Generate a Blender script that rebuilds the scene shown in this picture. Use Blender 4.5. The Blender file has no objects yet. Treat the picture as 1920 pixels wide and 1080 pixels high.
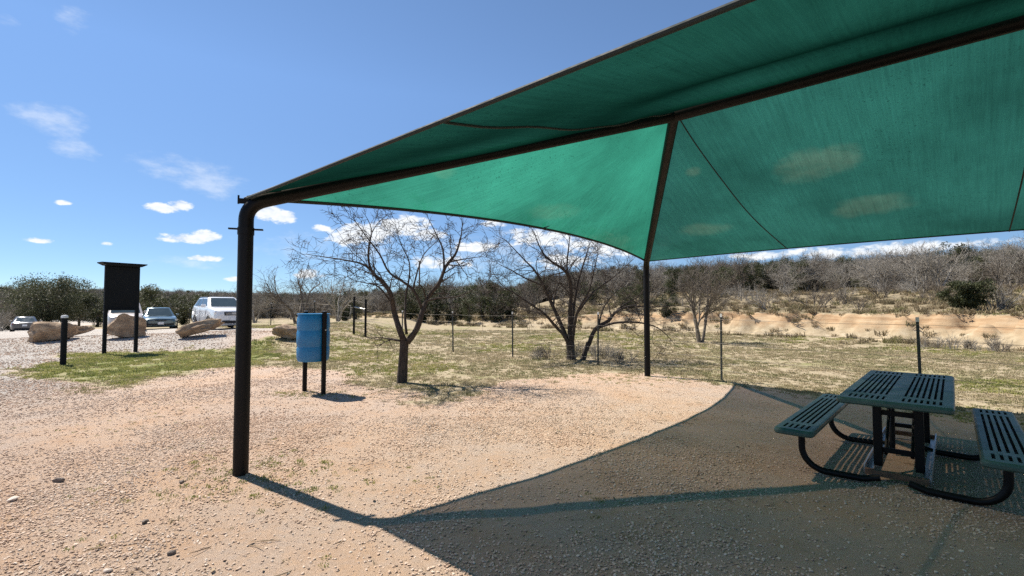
import bpy, bmesh, math, random
import numpy as np
from mathutils import Vector, Matrix, Quaternion

# ------------------------------------------------------------------ camera, sky, sun, exposure
scene = bpy.context.scene
COL = scene.collection
F = 890.0                                   # focal length in pixels of a 1920 wide frame
EYE = 1.6
PITCH = math.atan(35.0 / F)
cam_d = bpy.data.cameras.new('camera')
cam_d.sensor_width = 36.0
cam_d.lens = 36.0 * F / 1920.0
cam_d.clip_start = 0.05
cam_d.clip_end = 5000.0
cam = bpy.data.objects.new('camera', cam_d)
COL.objects.link(cam)
cam.location = (0, 0, EYE)
cam.rotation_euler = (math.pi / 2 + PITCH, 0, 0)
scene.camera = cam

SUN_DIR = Vector((-0.59, 0.385, 1.0)).normalized()      # towards the sun
SUN_EL = math.asin(SUN_DIR.z)
SUN_AZ = math.atan2(SUN_DIR.x, SUN_DIR.y)
sun_d = bpy.data.lights.new('sun', 'SUN')
sun_d.energy = 5.0
sun_d.angle = math.radians(0.53)
sun_d.color = (1.0, 0.93, 0.83)
sun = bpy.data.objects.new('sun', sun_d)
COL.objects.link(sun)
sun.rotation_euler = SUN_DIR.to_track_quat('Z', 'Y').to_euler()

scene.render.engine = 'CYCLES'
scene.view_settings.view_transform = 'Standard'
scene.view_settings.look = 'None'
scene.view_settings.gamma = 1.0
scene.view_settings.exposure = 0.86
scene.view_settings.use_curve_mapping = False
scene.cycles.use_denoising = False
scene.cycles.max_bounces = 8
scene.cycles.transparent_max_bounces = 24
scene.cycles.caustics_reflective = False
scene.cycles.caustics_refractive = False
scene.render.film_transparent = False


class NT:
    """small helper round a node tree"""
    def __init__(s, tree):
        s.t = tree; s.n = tree.nodes; s.l = tree.links
    def add(s, kind, **kw):
        n = s.n.new(kind)
        for k, v in kw.items():
            setattr(n, k, v)
        return n
    def put(s, sock, v):
        if v is None: return
        if isinstance(v, bpy.types.NodeSocket): s.l.new(v, sock)
        else: sock.default_value = v
    def math(s, op, a, b=None, c=None, clamp=False):
        n = s.add('ShaderNodeMath', operation=op, use_clamp=clamp)
        s.put(n.inputs[0], a); s.put(n.inputs[1], b); s.put(n.inputs[2], c)
        return n.outputs[0]
    def vmath(s, op, a, b=None):
        n = s.add('ShaderNodeVectorMath', operation=op)
        s.put(n.inputs[0], a); s.put(n.inputs[1], b)
        return n.outputs[0]
    def noise(s, vec, scale, detail=4.0, rough=0.55, dist=0.0, color=False):
        n = s.add('ShaderNodeTexNoise')
        s.put(n.inputs['Vector'], vec); n.inputs['Scale'].default_value = scale
        n.inputs['Detail'].default_value = detail; n.inputs['Roughness'].default_value = rough
        n.inputs['Distortion'].default_value = dist
        return n.outputs['Color' if color else 'Fac']
    def ramp(s, fac, stops, interp='LINEAR'):
        n = s.add('ShaderNodeValToRGB'); cr = n.color_ramp; cr.interpolation = interp
        while len(cr.elements) < len(stops): cr.elements.new(0.5)
        for e, (p, c) in zip(cr.elements, stops):
            e.position = p
            e.color = (c[0], c[1], c[2], 1.0) if not isinstance(c, (int, float)) else (c, c, c, 1.0)
        s.put(n.inputs[0], fac)
        return n.outputs[0]
    def mix(s, fac, a, b, blend='MIX'):
        n = s.add('ShaderNodeMix', data_type='RGBA', blend_type=blend)
        s.put(n.inputs[0], fac)
        for i, v in ((6, a), (7, b)):
            if isinstance(v, tuple) and len(v) == 3: v = (*v, 1.0)
            s.put(n.inputs[i], v)
        return n.outputs[2]
    def attr(s, name):
        n = s.add('ShaderNodeAttribute'); n.attribute_name = name
        return n.outputs['Fac']
    def maprange(s, v, a, b, c=0.0, d=1.0, smooth=False):
        n = s.add('ShaderNodeMapRange')
        if smooth: n.interpolation_type = 'SMOOTHSTEP'
        s.put(n.inputs[0], v)
        for i, x in enumerate((a, b, c, d)): n.inputs[i + 1].default_value = x
        return n.outputs[0]


def px_dir(u, v):
    a, b = (u - 960.0) / F, (540.0 - v) / F
    c, s = math.cos(PITCH), math.sin(PITCH)
    return Vector((a, c - s * b, s + c * b))

def gp(u, v, z=0.0):
    """point at height z seen at a photo position"""
    d = px_dir(u, v); t = (z - EYE) / d.z
    return Vector((d.x * t, d.y * t, z))

def dp(u, v, depth):
    """point at distance `depth` along +Y seen at a photo position"""
    d = px_dir(u, v); t = depth / d.y
    return Vector((d.x * t, depth, EYE + d.z * t))


# ---- the sky: Nishita plus fair-weather clouds placed by azimuth and elevation
world = bpy.data.worlds.new('World')
scene.world = world
world.use_nodes = True
W = NT(world.node_tree)
W.n.clear()
sky = W.add('ShaderNodeTexSky', sky_type='NISHITA')
sky.sun_disc = False
sky.sun_elevation = SUN_EL
sky.sun_rotation = SUN_AZ
sky.altitude = 3000
sky.air_density = 0.72
sky.dust_density = 0.0
sky.ozone_density = 3.6
tc = W.add('ShaderNodeTexCoord')
vec = tc.outputs['Generated']
sep = W.add('ShaderNodeSeparateXYZ'); W.l.new(vec, sep.inputs[0])
az = W.math('ARCTAN2', sep.outputs[0], sep.outputs[1])
el = W.math('ARCSINE', sep.outputs[2])
# domain for cloud noise: stretched so that clouds lie flat
comb = W.add('ShaderNodeCombineXYZ')
W.l.new(az, comb.inputs[0]); W.put(comb.inputs[1], W.math('MULTIPLY', el, 2.0))
n1 = W.noise(comb.outputs[0], 15.0, 8.0, 0.62)
n2 = W.noise(comb.outputs[0], 48.0, 5.0, 0.6)
wob = W.math('SUBTRACT', n1, 0.5)
wob2 = W.math('SUBTRACT', n2, 0.5)

def sky_ae(u, v):
    d = px_dir(u, v).normalized()
    return math.atan2(d.x, d.y), math.asin(d.z)

def cloud_chain(lst):
    acc = None
    for (u, v, w, h, st) in lst:
        a0, e0 = sky_ae(u, v)
        a1, _ = sky_ae(u + w / 2, v); a2, _ = sky_ae(u - w / 2, v)
        _, e1 = sky_ae(u, v - h / 2); _, e2 = sky_ae(u, v + h / 2)
        wa, we = max(0.004, (a1 - a2) / 2) * 1.15, max(0.004, (e1 - e2) / 2) * 1.15
        a = W.math('MULTIPLY_ADD', az, 1 / wa, -a0 / wa)
        b = W.math('MULTIPLY_ADD', el, 1 / we, -e0 / we)
        q = W.math('MULTIPLY_ADD', a, a, W.math('MULTIPLY', b, b))
        m = W.math('SUBTRACT', st, q)
        acc = m if acc is None else W.math('MAXIMUM', acc, m)
    return acc

PUFFS = [(308, 390, 74, 18, 1), (338, 385, 44, 22, 1), (350, 447, 100, 18, 1), (385, 443, 54, 20, 1), (385, 484, 66, 12, .9),
         (118, 380, 46, 10, .7), (76, 451, 66, 11, .8), (200, 457, 28, 8, .6), (500, 396, 70, 34, 1), (528, 406, 56, 26, 1),
         (604, 428, 44, 13, .8), (690, 438, 140, 36, 1), (755, 424, 96, 46, 1), (650, 446, 70, 30, 1), (800, 440, 70, 26, .9), (893, 463, 74, 20, 1),
         (440, 524, 40, 11, .7), (580, 514, 60, 20, .8), (820, 492, 120, 26, .8), (1010, 446, 120, 40, .9), (1120, 462, 120, 44, 1),
         (1060, 490, 160, 30, .7), (930, 418, 60, 18, .7), (1660, 470, 420, 26, .9), (1450, 478, 160, 18, .8)]
SOFT = [(1515, 312, 110, 56, 1.1), (1565, 298, 90, 50, 1.0), (1640, 384, 130, 34, 1.05), (1590, 396, 60, 26, .9), (830, 322, 46, 24, 1), (1040, 396, 90, 30, .9), (1300, 322, 28, 18, .9), (1320, 430, 100, 24, .8)]
puff = cloud_chain(PUFFS)
puff = W.math('ADD', puff, W.math('MULTIPLY_ADD', wob, 3.0, W.math('MULTIPLY', wob2, 2.0)))
# the rest of the hemisphere carries the same kind of scattered cloud
other = W.noise(comb.outputs[0], 5.0, 9.0, 0.6)
back = W.maprange(W.math('ABSOLUTE', az), 0.95, 1.25, 0.0, 1.0)
low = W.math('MULTIPLY', W.maprange(el, 0.03, 0.08), W.maprange(el, 0.9, 0.5))
otherm = W.math('MULTIPLY', W.math('MULTIPLY', W.maprange(other, 0.60, 0.70), back), low)
soft = W.math('MULTIPLY_ADD', wob2, 0.6, W.math('MULTIPLY_ADD', wob, 1.6, cloud_chain(SOFT)))
otherm = W.math('MAXIMUM', otherm, W.math('MULTIPLY', W.maprange(soft, -0.35, 1.0, smooth=True), 0.9))
pm = W.math('MAXIMUM', W.maprange(puff, -0.05, 0.75, smooth=True), otherm)
WISP = [(100, 225, 150, 60, 1), (150, 280, 100, 40, 1), (350, 320, 240, 50, 1), (400, 345, 140, 46, 1), (140, 34, 70, 60, 1), (20, 40, 60, 24, .9),
        (330, 490, 200, 30, .8), (620, 470, 400, 60, .8), (1000, 470, 500, 90, 1)]
wisp = W.math('MULTIPLY_ADD', wob, 5.0, cloud_chain(WISP))
wm = W.math('MULTIPLY', W.maprange(wisp, 0.1, 2.2, smooth=True), 0.42)
cm = W.math('MAXIMUM', W.math('MULTIPLY', pm, 0.95), wm, clamp=True)
ccol = W.ramp(W.math('MULTIPLY_ADD', wob2, 1.6, W.math('MULTIPLY_ADD', wob, 1.2, 0.55)), [(0.0, (2.7, 3.0, 3.4)), (0.7, (4.1, 4.2, 4.3))])
# thin dry air: the horizon stays only a little paler than the rest
thin = W.add('ShaderNodeVectorMath', operation='SCALE'); W.l.new(sky.outputs[0], thin.inputs[0])
W.l.new(W.maprange(el, 0.0, 0.42, 0.44, 0.96), thin.inputs['Scale'])
skyc = W.mix(cm, W.vmath('MULTIPLY', thin.outputs[0], (0.98, 1.0, 0.93)), ccol)
bg = W.add('ShaderNodeBackground')
W.l.new(skyc, bg.inputs[0]); bg.inputs[1].default_value = 0.142
wo = W.add('ShaderNodeOutputWorld'); W.l.new(bg.outputs[0], wo.inputs[0])

# ------------------------------------------------------------------ helpers
rng = random.Random(7)
nrng = np.random.default_rng(11)
M = {}

def new_mat(name):
    m = bpy.data.materials.new(name); m.use_nodes = True
    t = NT(m.node_tree); t.n.clear()
    out = t.add('ShaderNodeOutputMaterial')
    b = t.add('ShaderNodeBsdfPrincipled')
    t.l.new(b.outputs[0], out.inputs[0])
    M[name] = m
    return m, t, b, out

def bump(t, b, height, strength=0.3, dist=0.02):
    n = t.add('ShaderNodeBump'); n.inputs['Strength'].default_value = strength; n.inputs['Distance'].default_value = dist
    t.l.new(height, n.inputs['Height']); t.l.new(n.outputs[0], b.inputs['Normal'])

def simple(name, col, rough=0.5, metal=0.0, var=0.25, scale=6.0, bmp=0.0, spec=0.5, coat=0.0):
    m, t, b, o = new_mat(name)
    tcn = t.add('ShaderNodeTexCoord')
    f = t.noise(tcn.outputs['Object'], scale, 6.0, 0.6)
    lo = tuple(c * (1 - var) for c in col); hi = tuple(min(1, c * (1 + var)) for c in col)
    t.l.new(t.ramp(f, [(0.3, lo), (0.7, hi)]), b.inputs['Base Color'])
    t.put(b.inputs['Roughness'], t.maprange(f, 0.3, 0.7, max(0.02, rough - 0.08), min(1, rough + 0.08)))
    b.inputs['Metallic'].default_value = metal
    b.inputs['Specular IOR Level'].default_value = spec
    b.inputs['Coat Weight'].default_value = coat
    if bmp: bump(t, b, t.noise(tcn.outputs['Object'], scale * 8, 4.0), bmp, 0.01)
    return m


class MB:
    """collects shapes for ONE mesh object"""
    def __init__(s):
        s.v = []; s.f = []; s.m = []
    def add(s, vs, fs, mi=0):
        o = len(s.v); s.v.extend([tuple(p) for p in vs]); s.f.extend([tuple(i + o for i in f) for f in fs]); s.m.extend([mi] * len(fs))
    def box(s, c, size, rot=None, mi=0, bevel=0.0):
        x, y, z = (k / 2 for k in size)
        if bevel <= 0:
            vs = [Vector((i * x, j * y, k * z)) for k in (-1, 1) for (i, j) in ((-1, -1), (1, -1), (1, 1), (-1, 1))]
            fs = [(3, 2, 1, 0), (4, 5, 6, 7), (0, 1, 5, 4), (1, 2, 6, 5), (2, 3, 7, 6), (3, 0, 4, 7)]
        else:
            bm = bmesh.new(); bmesh.ops.create_cube(bm, size=1.0)
            bmesh.ops.scale(bm, vec=Vector(size), verts=bm.verts)
            bmesh.ops.bevel(bm, geom=list(bm.edges), offset=bevel, segments=2, profile=0.5, affect='EDGES')
            bm.verts.index_update()
            vs = [q.co.copy() for q in bm.verts]; fs = [tuple(q.index for q in f.verts) for f in bm.faces]; bm.free()
        if rot is not None: vs = [rot @ p for p in vs]
        c = Vector(c)
        s.add([p + c for p in vs], fs, mi)
    def tube(s, path, radii, n=8, caps=True, mi=0):
        P = [Vector(p) for p in path]
        if isinstance(radii, (int, float)): radii = [radii] * len(P)
        d = (P[1] - P[0]).normalized()
        up = Vector((0, 0, 1)) if abs(d.z) < 0.9 else Vector((1, 0, 0))
        a = d.cross(up).normalized(); vs = []; fs = []
        for i, p in enumerate(P):
            if i == 0: t = P[1] - P[0]
            elif i == len(P) - 1: t = P[-1] - P[-2]
            else: t = (P[i + 1] - P[i]).normalized() + (P[i] - P[i - 1]).normalized()
            if t.length < 1e-9: t = d.copy()
            t.normalize()
            a = a - t * a.dot(t)
            if a.length < 1e-6: a = t.orthogonal()
            a.normalize(); b = t.cross(a)
            for k in range(n):
                q = 2 * math.pi * k / n
                vs.append(p + (a * math.cos(q) + b * math.sin(q)) * radii[i])
        for i in range(len(P) - 1):
            for k in range(n):
                k2 = (k + 1) % n
                fs.append((i * n + k, i * n + k2, (i + 1) * n + k2, (i + 1) * n + k))
        if caps:
            fs.append(tuple(range(n - 1, -1, -1))); fs.append(tuple((len(P) - 1) * n + k for k in range(n)))
        s.add(vs, fs, mi)
    def lathe(s, prof, n=24, center=(0, 0, 0), rot=None, mi=0):
        vs = []; fs = []; c = Vector(center)
        for (r, z) in prof:
            for k in range(n):
                q = 2 * math.pi * k / n
                p = Vector((r * math.cos(q), r * math.sin(q), z))
                if rot is not None: p = rot @ p
                vs.append(p + c)
        for i in range(len(prof) - 1):
            for k in range(n):
                k2 = (k + 1) % n
                fs.append((i * n + k, i * n + k2, (i + 1) * n + k2, (i + 1) * n + k))
        s.add(vs, fs, mi)
    def quad(s, a, b, c, d, mi=0): s.add([a, b, c, d], [(0, 1, 2, 3)], mi)
    def mesh(s, name, mats, smooth=False):
        me = bpy.data.meshes.new(name); me.from_pydata(s.v, [], s.f)
        for m in (mats if isinstance(mats, (list, tuple)) else [mats]): me.materials.append(M[m] if isinstance(m, str) else m)
        if len(me.materials) > 1: me.polygons.foreach_set('material_index', s.m)
        if smooth: me.polygons.foreach_set('use_smooth', [True] * len(me.polygons))
        me.update()
        return me
    def build(s, name, mats, parent=None, smooth=False):
        o = bpy.data.objects.new(name, s.mesh(name, mats, smooth)); COL.objects.link(o)
        if parent is not None: o.parent = parent
        return o

def tag(o, label=None, cat=None, group=None, kind=None):
    if label: o['label'] = label
    if cat: o['category'] = cat
    if group: o['group'] = group
    if kind: o['kind'] = kind
    return o

def empty(name, loc=(0, 0, 0), rz=0.0):
    o = bpy.data.objects.new(name, None); COL.objects.link(o)
    o.location = loc; o.rotation_euler = (0, 0, rz); o.empty_display_size = 0.2
    return o

def copy_tree(o, parent=None):
    c = o.copy(); COL.objects.link(c); c.parent = parent
    for ch in list(o.children): copy_tree(ch, c)
    return c

def autosmooth(o, ang=35):
    me = o.data
    me.polygons.foreach_set('use_smooth', [True] * len(me.polygons))
    bm = bmesh.new(); bm.from_mesh(me)
    for e in bm.edges:
        if len(e.link_faces) == 2 and e.calc_face_angle(0) > math.radians(ang): e.smooth = False
    bm.to_mesh(me); bm.free()
    return o

def sstep(a, b, x):
    t = np.clip((x - a) / (b - a), 0, 1); return t * t * (3 - 2 * t)

_tabs = {}
def vnoise(x, y, seed=0):
    """smooth value noise in 0..1"""
    if seed not in _tabs: _tabs[seed] = np.random.default_rng(seed + 100).random((256, 256))
    T = _tabs[seed]
    xi = np.floor(x).astype(int); yi = np.floor(y).astype(int); fx = x - xi; fy = y - yi
    fx = fx * fx * (3 - 2 * fx); fy = fy * fy * (3 - 2 * fy)
    g = lambda i, j: T[(xi + i) % 256, (yi + j) % 256]
    return (g(0, 0) * (1 - fx) + g(1, 0) * fx) * (1 - fy) + (g(0, 1) * (1 - fx) + g(1, 1) * fx) * fy

def fbm(x, y, seed=0, oct=4):
    r = 0; a = 0.5
    for k in range(oct):
        r = r + a * vnoise(x * 2 ** k, y * 2 ** k, seed + k); a *= 0.5
    return r / (1 - 0.5 ** oct)

def poly_sd(x, y, poly):
    """signed distance to a polygon, positive inside"""
    P = np.array(poly); d = np.full(x.shape, 1e9); inside = np.zeros(x.shape, bool)
    for i in range(len(P)):
        a, b = P[i], P[(i + 1) % len(P)]
        e = b - a; L2 = max(1e-9, e @ e)
        t = np.clip(((x - a[0]) * e[0] + (y - a[1]) * e[1]) / L2, 0, 1)
        d = np.minimum(d, np.hypot(x - a[0] - t * e[0], y - a[1] - t * e[1]))
        if abs(b[1] - a[1]) > 1e-12:
            c = ((a[1] > y) != (b[1] > y)) & (x < (b[0] - a[0]) * (y - a[1]) / (b[1] - a[1]) + a[0])
            inside ^= c
    return np.where(inside, d, -d)

def line_sd(x, y, pts):
    """signed distance to an open polyline, positive on its left"""
    d = np.full(x.shape, 1e9); sg = np.ones(x.shape)
    for i in range(len(pts) - 1):
        a = np.array(pts[i]); b = np.array(pts[i + 1]); e = b - a
        tr = ((x - a[0]) * e[0] + (y - a[1]) * e[1]) / (e @ e); t = np.clip(tr, 0, 1)
        dd = np.hypot(x - a[0] - t * e[0], y - a[1] - t * e[1])
        cr = e[0] * (y - a[1]) - e[1] * (x - a[0])
        upd = dd < d - 1e-9
        d = np.where(upd, dd, d); sg = np.where(upd, np.where(cr >= 0, 1.0, -1.0), sg)
    return d * sg

# ------------------------------------------------------------------ the lie of the land
BANK = [(-60, 75), (-16, 50), (1.7, 37), (13.8, 28), (19, 17.8), (26, 4), (36, -22)]
def pxpoly(pts): return [tuple(gp(u, v)[:2]) for u, v in pts]
# gravel / grass boundary, followed round from the left; the grass goes on to the far bank
GRASS_EDGE = pxpoly([(58, 692), (66, 707), (120, 722), (235, 724), (320, 706), (430, 692), (540, 688), (640, 702), (715, 738), (800, 762),
                     (900, 744), (980, 716), (1090, 708), (1210, 706), (1300, 712), (1370, 720), (1500, 742), (1640, 768), (1800, 792), (1930, 812), (2600, 900)])
GRASS = GRASS_EDGE + [(60, 0), (90, 400), (-200, 400), (-60, 60), (-11.5, 23.5), (-9.8, 20.2), (-10.6, 17.6), (-13, 17.0), (-15.2, 16.4)]
LAWN = pxpoly([(62, 692), (92, 668), (190, 660), (300, 656), (440, 650), (520, 646), (520, 684), (430, 690), (320, 704), (235, 722), (120, 720), (66, 705)])

def height(x, y):
    x = np.asarray(x, float); y = np.asarray(y, float)
    zl = 0.45 + 0.0373 * (np.clip(x, -70, -13.0) + 14.4)
    w = sstep(16.6, 20.6, y) * (1 - sstep(-10.5, -6.0, x)) * (1 - sstep(60, 120, y))
    z = zl * w
    s = line_sd(x, y, BANK) + (fbm(x * 0.35, y * 0.35, 3) - 0.5) * 4.6 + (fbm(x * 1.3, y * 1.3, 8, 3) - 0.5) * 2.0
    bh = (0.8 + 0.45 * fbm(x * 0.15, y * 0.15, 12)) * (0.25 + 0.75 * sstep(-2, 11, x)) * sstep(-26, -12, x)
    z = z + bh * (0.55 * sstep(-0.6, 2.8, s) + 0.45 * sstep(1.3, 2.6, s))
    hr = 0.35 + 0.65 * sstep(-5, 15, x)
    z = z + hr * (2.0 * np.clip(s / 22, 0, 1) + 5.0 * sstep(20, 120, s)) * sstep(-30, -8, x)
    r = np.hypot(x, y)
    z = z + 8.0 * sstep(160, 420, r) * (0.75 + 0.5 * fbm(x * 0.006, y * 0.006, 9))
    z = z + (fbm(x * 0.5, y * 0.5, 5) - 0.5) * (0.05 + 0.30 * sstep(22, 60, r)) + (fbm(x * 2.4, y * 2.4, 6, 2) - 0.5) * 0.022
    return z

def hz(x, y): return float(height(np.array([x]), np.array([y]))[0])
def on(x, y, dz=0.0): return Vector((x, y, hz(x, y) + dz))

def masks(x, y):
    n = (fbm(x * 0.9, y * 0.9, 21) - 0.5)
    g = sstep(-0.35, 0.55, poly_sd(x, y, GRASS) + n * 1.8)
    lawn = sstep(-0.3, 0.8, poly_sd(x, y, LAWN) + n * 1.2)
    s = line_sd(x, y, BANK) + (fbm(x * 0.35, y * 0.35, 3) - 0.5) * 4.6 + (fbm(x * 1.3, y * 1.3, 8, 3) - 0.5) * 2.0
    bank = sstep(-0.9, 0.3, s) * (1 - sstep(2.2, 2.9, s)) * sstep(-26, -14, x) * (0.72 + 0.28 * sstep(4, 13, x)) * (0.7 + 0.75 * fbm(x * 0.25, y * 0.25, 55))
    up = sstep(2.2, 3.2, s)
    road = sstep(-7.5, -10.5, x + n * 4 + (y - 12) * 0.15) if False else 1 - sstep(-10.0, -5.5, x + n * 2.0 + 0.22 * (y - 7))
    road = road * (1 - g)
    return g, lawn, bank, up, road

def axis(parts, lo, hi, grow):
    a = [parts[0][0]]
    for (s, e, d) in parts:
        n = max(1, round((e - s) / d)); a += list(np.linspace(s, e, n + 1)[1:])
    d = parts[-1][2]; x = a[-1]
    while x < hi: d *= grow; x += d; a.append(x)
    d = parts[0][2]; x = a[0]; left = []
    while x > lo: d *= grow; x -= d; left.append(x)
    return np.array(left[::-1] + a)

gx = axis([(-26, -8, 0.25), (-8, 10, 0.16), (10, 28, 0.25)], -1500, 1500, 1.12)
gy = axis([(1.5, 12, 0.16), (12, 48, 0.25)], -120, 2500, 1.12)
XX, YY = np.meshgrid(gx, gy, indexing='xy')
nx, ny = len(gx), len(gy)
fx_, fy_ = XX.ravel(), YY.ravel()
fz_ = height(fx_, fy_)
me = bpy.data.meshes.new('ground')
me.vertices.add(nx * ny)
me.vertices.foreach_set('co', np.stack([fx_, fy_, fz_], 1).ravel())
ii, jj = np.meshgrid(np.arange(nx - 1), np.arange(ny - 1), indexing='xy')
b0 = (jj * nx + ii).ravel()
quads = np.stack([b0, b0 + 1, b0 + nx + 1, b0 + nx], 1)
nq = len(quads)
me.loops.add(nq * 4); me.loops.foreach_set('vertex_index', quads.ravel())
me.polygons.add(nq); me.polygons.foreach_set('loop_start', np.arange(nq) * 4); me.polygons.foreach_set('loop_total', np.full(nq, 4))
me.polygons.foreach_set('use_smooth', np.ones(nq, bool))
g_, l_, b_, u_, r_ = masks(fx_, fy_)
for nm, val in (('grass', g_), ('lawn', l_), ('bank', b_), ('upland', u_), ('road', r_)):
    at = me.attributes.new(nm, 'FLOAT', 'POINT'); at.data.foreach_set('value', val.astype(np.float32))
me.update(); me.validate()

m, t, b, o = new_mat('ground')
geo = t.add('ShaderNodeNewGeometry'); pos = geo.outputs['Position']
big = t.noise(pos, 0.35, 5.0, 0.55); mid = t.noise(pos, 1.7, 5.0, 0.6); fine = t.noise(pos, 14.0, 4.0, 0.6)
vor = t.add('ShaderNodeTexVoronoi'); t.put(vor.inputs['Vector'], t.vmath('ADD', pos, t.vmath('SCALE', t.noise(pos, 30.0, 2.0, color=True)))); vor.inputs['Scale'].default_value = 60.0
vor.inputs['Randomness'].default_value = 1.0
sepc = t.add('ShaderNodeSeparateColor'); t.l.new(vor.outputs['Color'], sepc.inputs[0])
stone = t.ramp(sepc.outputs[0], [(0.0, (0.22, 0.165, 0.13)), (0.3, (0.42, 0.315, 0.24)), (0.6, (0.53, 0.395, 0.31)), (0.85, (0.57, 0.475, 0.40)), (1.0, (0.68, 0.61, 0.53))])
dirt = t.ramp(mid, [(0.3, (0.50, 0.325, 0.205)), (0.55, (0.57, 0.395, 0.265)), (0.75, (0.62, 0.455, 0.32))])
gmix = t.maprange(t.math('MULTIPLY_ADD', fine, 0.5, t.math('MULTIPLY_ADD', big, 0.6, t.math('MULTIPLY', mid, 0.5))), 0.62, 0.95)
gravel = t.mix(gmix, dirt, stone)
rstone = t.ramp(sepc.outputs[1], [(0.0, (0.24, 0.215, 0.19)), (0.5, (0.40, 0.365, 0.33)), (1.0, (0.56, 0.53, 0.49))])
gravel = t.mix(t.attr('road'), gravel, rstone)
# grass ground: dormant straw with green coming through
gn = t.math('MULTIPLY_ADD', mid, 0.5, t.math('MULTIPLY', big, 0.6))
dry = t.ramp(fine, [(0.25, (0.20, 0.16, 0.10)), (0.5, (0.33, 0.27, 0.18)), (0.75, (0.46, 0.395, 0.28))])
green = t.ramp(fine, [(0.25, (0.085, 0.10, 0.03)), (0.5, (0.17, 0.185, 0.06)), (0.75, (0.27, 0.265, 0.11))])
greenf = t.math('MAXIMUM', t.maprange(gn, 0.55, 0.74), t.math('MULTIPLY', t.attr('lawn'), t.maprange(mid, 0.25, 0.55)))
grassc = t.mix(greenf, dry, green)
upn = t.math('MULTIPLY_ADD', fine, 0.35, t.math('MULTIPLY', mid, 0.7))
upc = t.ramp(upn, [(0.3, (0.11, 0.09, 0.055)), (0.45, (0.20, 0.16, 0.105)), (0.6, (0.29, 0.24, 0.155)), (0.75, (0.25, 0.225, 0.115))])
grassc = t.mix(t.attr('upland'), grassc, upc)
strat = t.add('ShaderNodeMapping'); t.l.new(pos, strat.inputs[0]); strat.inputs['Scale'].default_value = (0.5, 0.5, 5.0)
bankc = t.ramp(t.noise(strat.outputs[0], 1.3, 6.0, 0.65), [(0.3, (0.22, 0.135, 0.075)), (0.45, (0.32, 0.215, 0.125)), (0.6, (0.38, 0.28, 0.175)), (0.75, (0.42, 0.33, 0.225))])
sz = t.add('ShaderNodeSeparateXYZ'); t.l.new(pos, sz.inputs[0])
talus = t.ramp(t.noise(pos, 3.0, 5.0), [(0.3, (0.26, 0.205, 0.13)), (0.55, (0.37, 0.30, 0.20)), (0.75, (0.43, 0.365, 0.265))])
bankc = t.mix(t.maprange(t.math('MULTIPLY_ADD', t.math('SUBTRACT', mid, 0.5), 0.9, sz.outputs[2]), 0.35, 0.75), talus, bankc)
grassc = t.mix(t.maprange(t.math('MULTIPLY_ADD', t.math('SUBTRACT', fine, 0.5), 1.3, t.math('MULTIPLY_ADD', t.math('SUBTRACT', mid, 0.5), 2.2, t.attr('bank'))), 0.35, 0.6), grassc, bankc)
# bare soil showing through at the ragged margin
gm = t.maprange(t.math('MULTIPLY_ADD', t.math('SUBTRACT', fine, 0.5), 0.9, t.math('MULTIPLY_ADD', t.math('SUBTRACT', mid, 0.5), 0.9, t.attr('grass'))), 0.35, 0.62)
t.l.new(t.mix(gm, gravel, grassc), b.inputs['Base Color'])
b.inputs['Roughness'].default_value = 0.95
b.inputs['Specular IOR Level'].default_value = 0.15
grit = t.noise(pos, 75.0, 3.0, 0.7)
hgt = t.math('ADD', t.math('MULTIPLY', grit, 1.2), t.math('ADD', t.math('MULTIPLY', t.math('SUBTRACT', 0.6, vor.outputs['Distance']), t.math('SUBTRACT', 1.0, gm)), t.math('MULTIPLY', fine, 1.6)))
bump(t, b, hgt, 0.7, 0.014)
me.materials.append(m)
ground = bpy.data.objects.new('ground', me); COL.objects.link(ground)
tag(ground, 'tan gravel clearing and dormant grass running up to an eroded sandy bank', 'ground', kind='structure')

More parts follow.
